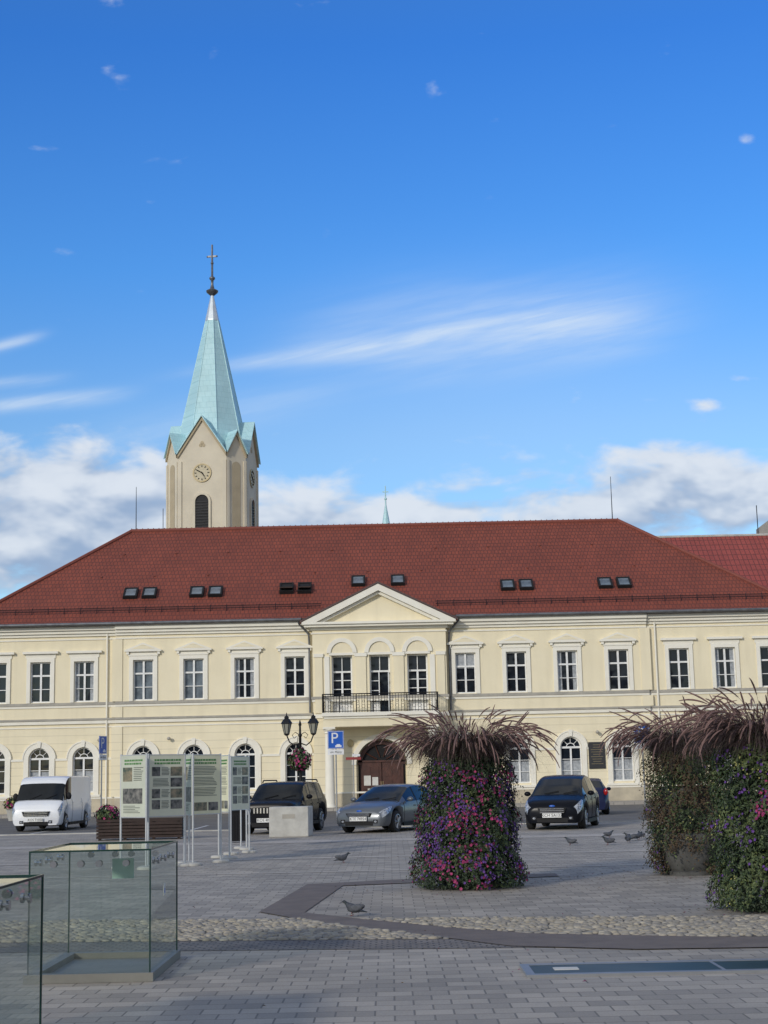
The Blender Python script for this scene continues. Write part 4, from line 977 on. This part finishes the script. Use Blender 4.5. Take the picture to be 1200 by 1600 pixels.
# ================================================================ FLOWER TOWERS
def arc(p,az,el0,el1,L,n):
    pts=[Vector(p)]
    for i in range(n):
        t=i/(n-1); e=el0+(el1-el0)*t**1.2; pts.append(pts[-1]+Vector((math.cos(az)*math.cos(e),math.sin(az)*math.cos(e),math.sin(e)))*L/n)
    return pts
def flower_tower(loc,H,rb,rt,style,label,ng=4200,npl=330,gr=.9):
    P=empty('flower_tower',loc,label,'flower tower',0,group='tall flower towers topped with fountain grass')
    b=MB()
    for k in range(3):
        z0=.0+k*H/3; r0=(rb+(rt-rb)*k/3)*.62
        if style==1 and k==0: r0*=1.12
        b.lathe([(r0*.62,z0),(r0*.80,z0+.10),(r0*.98,z0+.26),(r0*1.10,z0+H/3-.16),(r0*1.14,z0+H/3-.10),(r0*1.14,z0+H/3-.06),(r0*.8,z0+H/3-.02)],n=24)
    b.lathe([(rb*.6,0),(rb*.6,.05),(rb*.45,.08)],n=24)
    b.obj('planter_bowl',[MT['wicker'] if style!=1 else MT['pot']],P,smooth=50)
    ph=loc[0]*3
    def rad_at(z,a):
        t=z/H; r=rb+(rt-rb)*t; r*=1+.055*math.sin(t*math.pi*6-.6)+.06*math.sin(3*a+5*t+ph)+.055*math.sin(7*a-9*t)+.04*math.sin(13*a+17*t)
        if t>.85: r*=1-1.1*(t-.85)
        if t<.05: r*=.93+t*1.4
        if style==1 and t<.3: r*=.86+.47*t
        return r
    def bare(z,a): return style==1 and z<.40+.07*math.sin(9*a)+.04*math.sin(23*a) and abs(math.atan2(math.sin(a+1.9),math.cos(a+1.9)))<.75
    b=MB(); N={0:26000,1:20000,2:26000}[style]
    for i in range(N):
        a=R.uniform(0,2*math.pi); z=R.uniform(0.02,H)
        if style==1:
            if math.sin(3*a+z*7)+R.uniform(-.8,.8)>1.45: continue
            if bare(z,a) and R.random()<.97: continue
        r=rad_at(z,a)*R.uniform(.72,1.06); n=Vector((math.cos(a)+R.uniform(-.8,.8),math.sin(a)+R.uniform(-.8,.8),R.uniform(-.4,.9)))
        cl=math.sin(4*a+6*z)+math.sin(9*z-2*a)+R.uniform(-1.2,1.2)
        if style==0: mi=0 if cl<.4 else (1 if cl<1.8 else 2)
        elif style==1: mi=3 if cl>.1 else (0 if cl<-1 else (1 if cl<-.2 else 2))
        else: mi=0 if cl<-.7 else (1 if cl<.8 else 2)
        leaf(b,(r*math.cos(a),r*math.sin(a),z),n,.024,mi)
    for i in range(420):
        a=R.uniform(0,2*math.pi); z=R.uniform(.08,H*.98)
        if bare(z-.12,a): continue
        r=rad_at(z,a); pts=arc((r*.95*math.cos(a),r*.95*math.sin(a),z),a,rad(R.uniform(-20,50)),rad(-70),R.uniform(.08,.22),5)
        for p in pts[1:]:
            if p.z<.02: continue
            for q in range(3): leaf(b,p+Vector((R.uniform(-.015,.015),R.uniform(-.015,.015),R.uniform(-.015,.015))),(math.cos(a)+R.uniform(-.6,.6),math.sin(a)+R.uniform(-.6,.6),R.uniform(0,1)),.019,{0:R.choice((0,1)),1:R.choice((3,3,1)),2:R.choice((1,1,2))}[style])
    b.obj('foliage',[MT['leafd'],MT['leafm'],MT['leafl'],MT['leafb']],P)
    b=MB(); NC={0:360,1:40,2:120}[style]
    for i in range(NC):
        a=R.uniform(0,2*math.pi); z=R.uniform(.06,H*.93)
        if bare(z,a): continue
        s=math.sin(2.2*(a)+1.6*z+.6); front=math.sin(a)<0
        if style==0:
            bandx=math.cos(a)*.8+.05+.18*math.sin(3.1*z+.6)
            pinkp=((front and abs(bandx)<.42 and z<1.75 and R.random()<.58) or ((not front) and s>.5) or R.random()<.10)
            if z>H*.80 and R.random()<.7: continue
            if not pinkp and R.random()<.10: continue
            m0=0 if pinkp else 2; nfl=R.randint(7,18)
        elif style==1: m0=R.choice((3,2)); nfl=R.randint(3,9)
        else:
            m0=2 if R.random()<.6 else 3; nfl=R.randint(5,13)
            if front and 1.0<z<1.3 and abs(math.cos(a)+.1)<.5: m0=0; nfl=12
        cs_=R.uniform(.05,.12)
        for q in range(nfl):
            da=R.gauss(0,cs_/rb*.9); dz=R.gauss(0,cs_*.9); aa=a+da; zz=min(max(z+dz,.03),H*.96); r=rad_at(zz,aa)*R.uniform(.97,1.06)
            mi=m0
            if m0==0: mi=R.choice((0,0,0,1,1,2))
            elif m0==2 and style==0 and R.random()<.08: mi=1
            n=Vector((math.cos(aa)+R.uniform(-.6,.6),math.sin(aa)+R.uniform(-.6,.6),R.uniform(-.2,.7)))
            flower(b,(r*math.cos(aa),r*math.sin(aa),zz),n,(R.uniform(.017,.027) if mi<2 else R.uniform(.014,.023)) if mi!=3 else .012,mi)
    b.obj('flowers',[MT['pink'],MT['mag'],MT['purple'],MT['yellow']],P)
    def bend():
        q=R.random()
        if q<.50: return rad(R.uniform(-85,-30)),1.
        if q<.85: return rad(R.uniform(-30,20)),.85
        return rad(R.uniform(25,65)),.62
    b=MB()
    for i in range(ng):
        a=R.uniform(0,2*math.pi); r=rt*.95*math.sqrt(R.random()); e1,ls=bend(); L=R.uniform(.35,1.05)*gr*ls; el=rad(R.uniform(40,88)-25*(r/rt))
        pts=arc((r*math.cos(a),r*math.sin(a),H-.18),a+R.uniform(-.8,.8),el,e1,L,8); w=R.uniform(.0018,.0045); mi=0 if R.random()<.72 else 1
        k=len(b.v); sd=Vector((-math.sin(a),math.cos(a),0))
        for j,p in enumerate(pts):
            ww=w*(1-.85*j/len(pts)); b.v+=[tuple(p-sd*ww),tuple(p+sd*ww)]
        for j in range(len(pts)-1): b.f.append((k+2*j,k+2*j+1,k+2*j+3,k+2*j+2)); b.m.append(mi)
    b.obj('grass_blades',[MT['blade'],MT['bladeg']],P)
    b=MB()
    for i in range(npl):
        a=R.uniform(0,2*math.pi); r=rt*.8*math.sqrt(R.random()); e1,ls=bend(); L=R.uniform(.5,1.3)*gr*ls; el=rad(R.uniform(45,88)-20*(r/rt))
        pts=arc((r*math.cos(a),r*math.sin(a),H-.12),a+R.uniform(-.5,.5),el,e1,L,16)
        b.tube(pts[:11],.002,3,0,caps=False)
        seg=pts[10:]; n=len(seg); b.tube(seg,[.003+.008*math.sin(math.pi*min(1,(j+.6)/n)) for j in range(n)],4,1)
        for j in range(n-1):
            for q in range(13):
                p=seg[j].lerp(seg[j+1],R.random()); d=Vector((R.gauss(0,1),R.gauss(0,1),R.gauss(0,1))).normalized(); dr=(seg[j+1]-seg[j]).normalized(); e=p+(d+dr*.9).normalized()*R.uniform(.020,.036)*(1-.4*j/n); s_=d.cross(dr)*.0018
                b.poly([p-s_,p+s_,e],1)
    b.obj('grass_plumes',[MT['blade'],MT['plume']],P)
    return P
flower_tower((1.12,22.6,.005),2.02,.75,.58,0,'tall tower of magenta and purple petunias with grass plumes',gr=.98)
flower_tower((4.62,24.4,.005),2.05,.64,.54,1,'withered brownish flower tower with drooping purple grass',gr=1.02)
flower_tower((4.40,18.1,.005),2.02,.70,.56,2,'green flower tower with yellow and purple blooms',gr=.94)

# ================================================================ PIGEONS
b=MB()
rg=[(-.175,.045,.022,.005),(-.13,.055,.032,.010),(-.09,.068,.040,.024),(-.045,.080,.055,.045),(0,.090,.062,.055),(.045,.102,.056,.054),(.075,.125,.038,.042),(.092,.148,.026,.028),(.104,.164,.022,.022),(.118,.170,.019,.018),(.134,.168,.010,.009),(.158,.160,.003,.003)]
k=len(b.v); n=10
for (x,z,ry,rz) in rg:
    for j in range(n):
        a=2*math.pi*j/n; b.v.append((x,ry*math.cos(a),z+rz*math.sin(a)))
for i in range(len(rg)-1):
    for j in range(n):
        b.f.append((k+i*n+j,k+(i+1)*n+j,k+(i+1)*n+(j+1)%n,k+i*n+(j+1)%n)); b.m.append(1 if (6<=i<=9 or i==0) else 0)
for s in (-1,1):
    b.ell((-.035,s*.048,.095),.105,.018,.042,12,6,2,s*-.12,.18)
    b.tube([(.01,s*.025,.055),(.015,s*.025,.03),(.005,s*.025,.004)],.005,5,3)
    for t in (-.4,0,.4): b.tube([(.005,s*.025,.005),(.005+.03*math.cos(t),s*.025+.03*math.sin(t),.003)],.003,4,3)
pm=b.mesh('pigeon',[MT['pbody'],MT['pdark'],MT['pwing'],MT['pink2']],60)
for (x,y,h,l) in ((-.46,18.35,165,'grey pigeon walking on dark stone path'),(-.92,29.6,20,'grey pigeon pecking on the paving'),(3.95,34.6,160,'pigeon standing on the paving'),(4.75,34.4,190,'pigeon standing on the paving'),(5.3,38.2,15,'pigeon standing on the paving'),(5.5,36.2,175,'pigeon standing on the paving'),(5.75,36.6,30,'pigeon standing on the paving'),(6.1,35.8,200,'pigeon standing on the paving'),(6.3,35.3,-20,'pigeon standing on the paving'),(5.35,35.4,70,'pigeon standing on the paving'),(5.95,37.4,110,'pigeon standing on the paving'),(6.2,36.9,150,'pigeon standing on the paving')):
    o=link('pigeon',pm,None,(x,y,.014),rad(h)); o['label']=l; o['category']='pigeon'; o['group']='pigeons on the square'; sc=R.uniform(.9,1.08); o.scale=(sc,sc,sc)

# ================================================================ WORLD
w=bpy.data.worlds.new('World'); scene.world=w; w.use_nodes=True; n=w.node_tree.nodes; l=w.node_tree.links
bg=n['Background']; bg.inputs['Strength'].default_value=.15
SUN_EL=20; SUN_AZ=214
sky=n.new('ShaderNodeTexSky'); sky.sky_type='NISHITA'; sky.sun_disc=False; sky.sun_elevation=rad(SUN_EL); sky.sun_rotation=rad(SUN_AZ); sky.air_density=1.; sky.dust_density=.2; sky.ozone_density=3.
def M(op,*a,clamp=False):
    q=n.new('ShaderNodeMath'); q.operation=op; q.use_clamp=clamp
    for i,v in enumerate(a):
        if isinstance(v,(int,float)): q.inputs[i].default_value=v
        else: l.new(v,q.inputs[i])
    return q.outputs[0]
tc=n.new('ShaderNodeTexCoord'); sx=n.new('ShaderNodeSeparateXYZ'); l.new(tc.outputs['Generated'],sx.inputs[0])
yy=M('MAXIMUM',sx.outputs[1],.08); A=M('DIVIDE',sx.outputs[0],yy); E=M('DIVIDE',sx.outputs[2],yy)
def gauss(a0,e0,ra,re,a=A,e=E):
    u=M('DIVIDE',M('SUBTRACT',a,a0),ra); v=M('DIVIDE',M('SUBTRACT',e,e0),re)
    return M('EXPONENT',M('MULTIPLY',M('ADD',M('MULTIPLY',u,u),M('MULTIPLY',v,v)),-1.))
def noise(a,e,sa,se,detail=8,off=0.,rough=.6,dist=0.):
    c=n.new('ShaderNodeCombineXYZ'); l.new(M('MULTIPLY',a,sa),c.inputs[0]); l.new(M('MULTIPLY',e,se),c.inputs[1]); c.inputs[2].default_value=off
    q=n.new('ShaderNodeTexNoise'); q.inputs['Scale'].default_value=1; q.inputs['Detail'].default_value=detail; q.inputs['Roughness'].default_value=rough; q.inputs['Distortion'].default_value=dist
    l.new(c.outputs[0],q.inputs['Vector']); return q.outputs['Fac']
def sstep(v,lo,hi,o0=0.,o1=1.):
    q=n.new('ShaderNodeMapRange'); q.interpolation_type='SMOOTHSTEP'; q.inputs[1].default_value=lo; q.inputs[2].default_value=hi; q.inputs[3].default_value=o0; q.inputs[4].default_value=o1
    if isinstance(v,(int,float)): q.inputs[0].default_value=v
    else: l.new(v,q.inputs[0])
    return q.outputs[0]
def addn(*v):
    r=v[0]
    for x in v[1:]: r=M('ADD',r,x)
    return r
def cumval(a,e,det=9):
    bl=addn(M('MULTIPLY',gauss(-.235,.190,.080,.048,a,e),1.12),M('MULTIPLY',gauss(-.25,.140,.10,.025,a,e),.55),M('MULTIPLY',gauss(-.165,.163,.065,.035,a,e),1.0),M('MULTIPLY',gauss(.0,.158,.13,.031,a,e),1.12),M('MULTIPLY',gauss(.245,.180,.08,.038,a,e),.95),M('MULTIPLY',gauss(.15,.172,.06,.030,a,e),.8),M('MULTIPLY',gauss(.18,.208,.045,.012,a,e),.45),
       M('MULTIPLY',gauss(.216,.240,.013,.006,a,e),.65),M('MULTIPLY',gauss(.246,.258,.018,.006,a,e),.8),M('MULTIPLY',gauss(.256,.428,.010,.008,a,e),.7))
    nz=noise(a,e,21,40,det,7.4,.52,.2)
    return M('ADD',bl,M('MULTIPLY',M('SUBTRACT',nz,.5),2.2)),nz
cv,nz1=cumval(A,E); s1,_=cumval(A,E,3); s2,_=cumval(M('ADD',A,-.006),M('ADD',E,.014),3)
dens=M('MULTIPLY',sstep(cv,.36,1.0),.94)
lit=M('ADD',M('MULTIPLY',sstep(M('SUBTRACT',s1,s2),-.50,.55),.8),M('MULTIPLY',sstep(nz1,.35,.65),.2))
AE=M('SUBTRACT',E,M('ADD',.2865,M('ADD',M('MULTIPLY',A,.105),M('MULTIPLY',M('MULTIPLY',A,A),-.12))))
Af=M('SUBTRACT',A,M('MULTIPLY',E,.5)); Ef=M('SUBTRACT',E,M('MULTIPLY',A,.13))
cn=noise(Af,Ef,6,45,5,1.7,.5,.4)
cf=noise(M('ADD',Af,M('MULTIPLY',E,1.4)),M('SUBTRACT',E,M('MULTIPLY',A,.22)),9,95,8,5.3,.6,.25)
def streak(ae,th,a0,ra,amp):
    u=M('DIVIDE',ae,th); g=M('EXPONENT',M('MULTIPLY',M('MULTIPLY',u,u),-1.)); v=M('DIVIDE',M('SUBTRACT',A,a0),ra); v2=M('MULTIPLY',v,v); g2=M('EXPONENT',M('MULTIPLY',M('MULTIPLY',v2,v2),-1.))
    return M('MULTIPLY',M('MULTIPLY',g,g2),amp)
th=M('ADD',.0050,M('MULTIPLY',M('MAXIMUM',M('ADD',A,.1),0.),.034))
ci=addn(streak(AE,th,.022,.135,.56),
  streak(M('SUBTRACT',AE,.010),.026,.07,.12,.30),
  streak(M('ADD',AE,.014),.016,.09,.09,.24),
  streak(M('SUBTRACT',E,M('ADD',.268,M('MULTIPLY',A,.07))),.005,-.235,.06,.75),
  streak(M('SUBTRACT',E,M('ADD',.355,M('MULTIPLY',A,.25))),.004,-.26,.03,.5) ,
  streak(M('SUBTRACT',E,M('ADD',.285,M('MULTIPLY',A,.08))),.004,-.26,.045,.5),
  streak(M('SUBTRACT',E,M('ADD',.262,M('MULTIPLY',A,.2))),.012,-.12,.09,.20))
cd=M('MULTIPLY',M('MULTIPLY',ci,sstep(cn,.12,.72,.15,1.1)),sstep(cf,.25,.70,.5,1.2),clamp=True)
veil=addn(M('MULTIPLY',gauss(.1,.225,.25,.05),.12),M('MULTIPLY',gauss(.08,.30,.13,.045),.07))
cd=M('ADD',cd,veil,clamp=True)
def mixc(f,c1,c2):
    q=n.new('ShaderNodeMix'); q.data_type='RGBA'; q.clamp_factor=True
    if isinstance(f,(int,float)): q.inputs[0].default_value=f
    else: l.new(f,q.inputs[0])
    for i,c in ((6,c1),(7,c2)):
        if isinstance(c,tuple): q.inputs[i].default_value=(*c,1)
        else: l.new(c,q.inputs[i])
    return q.outputs[2]
cr=n.new('ShaderNodeValToRGB'); el_=cr.color_ramp.elements
stops=[(.10,(.85,.95,1.0)),(.22,(.66,.87,1.05)),(.32,(.40,.82,1.22)),(.45,(.26,.70,1.28)),(.75,(.60,.87,1.12))]
el_[0].position=stops[0][0]; el_[0].color=(*stops[0][1],1); el_[1].position=stops[-1][0]; el_[1].color=(*stops[-1][1],1)
for p,c in stops[1:-1]:
    e=el_.new(p); e.color=(*c,1)
l.new(sx.outputs[2],cr.inputs[0])
mul=n.new('ShaderNodeVectorMath'); mul.operation='MULTIPLY'; l.new(sky.outputs[0],mul.inputs[0]); l.new(cr.outputs[0],mul.inputs[1])
c=mixc(cd,mul.outputs[0],(4.6,5.3,6.1))
cc=mixc(lit,(2.1,2.8,4.0),(4.9,5.25,5.75))
c=mixc(dens,c,cc)
n3=n.new('ShaderNodeTexNoise'); n3.inputs['Scale'].default_value=3.; n3.inputs['Detail'].default_value=6; l.new(tc.outputs['Generated'],n3.inputs['Vector'])
back=M('MULTIPLY',sstep(sx.outputs[1],.25,-.1),sstep(n3.outputs['Fac'],.34,.58)); back=M('MULTIPLY',back,sstep(sx.outputs[2],-.02,.05))  # cloud cover added behind the view, for neutral fill and window reflections
top_=M('MULTIPLY',sstep(sx.outputs[2],.62,.8),sstep(n3.outputs['Fac'],.34,.58))
c=mixc(M('MULTIPLY',M('MAXIMUM',back,top_),.8),c,(4.6,4.5,4.3))
l.new(c,bg.inputs[0])
sd=bpy.data.lights.new('Sun','SUN'); sd.energy=2.0; sd.angle=rad(4); sd.color=(1,.93,.82); so=bpy.data.objects.new('sun',sd); COL.objects.link(so)
az=rad(SUN_AZ); el=rad(SUN_EL); sdv=Vector((math.sin(az)*math.cos(el),math.cos(az)*math.cos(el),math.sin(el))); so.rotation_euler=(-sdv).to_track_quat('-Z','Y').to_euler(); so.location=(0,0,60)
cam=bpy.data.cameras.new('Camera'); co=bpy.data.objects.new('camera',cam); COL.objects.link(co); cam.sensor_fit='VERTICAL'; cam.sensor_height=36; cam.sensor_width=27; cam.lens=54; cam.clip_end=5000
co.matrix_world=Matrix.Translation((0,0,1.6))@Matrix.Rotation(rad(90+9.76),4,'X')@Matrix.Rotation(rad(-1.26),4,'Z')
scene.camera=co
scene.view_settings.view_transform='Standard'; scene.view_settings.look='None'; scene.view_settings.exposure=0
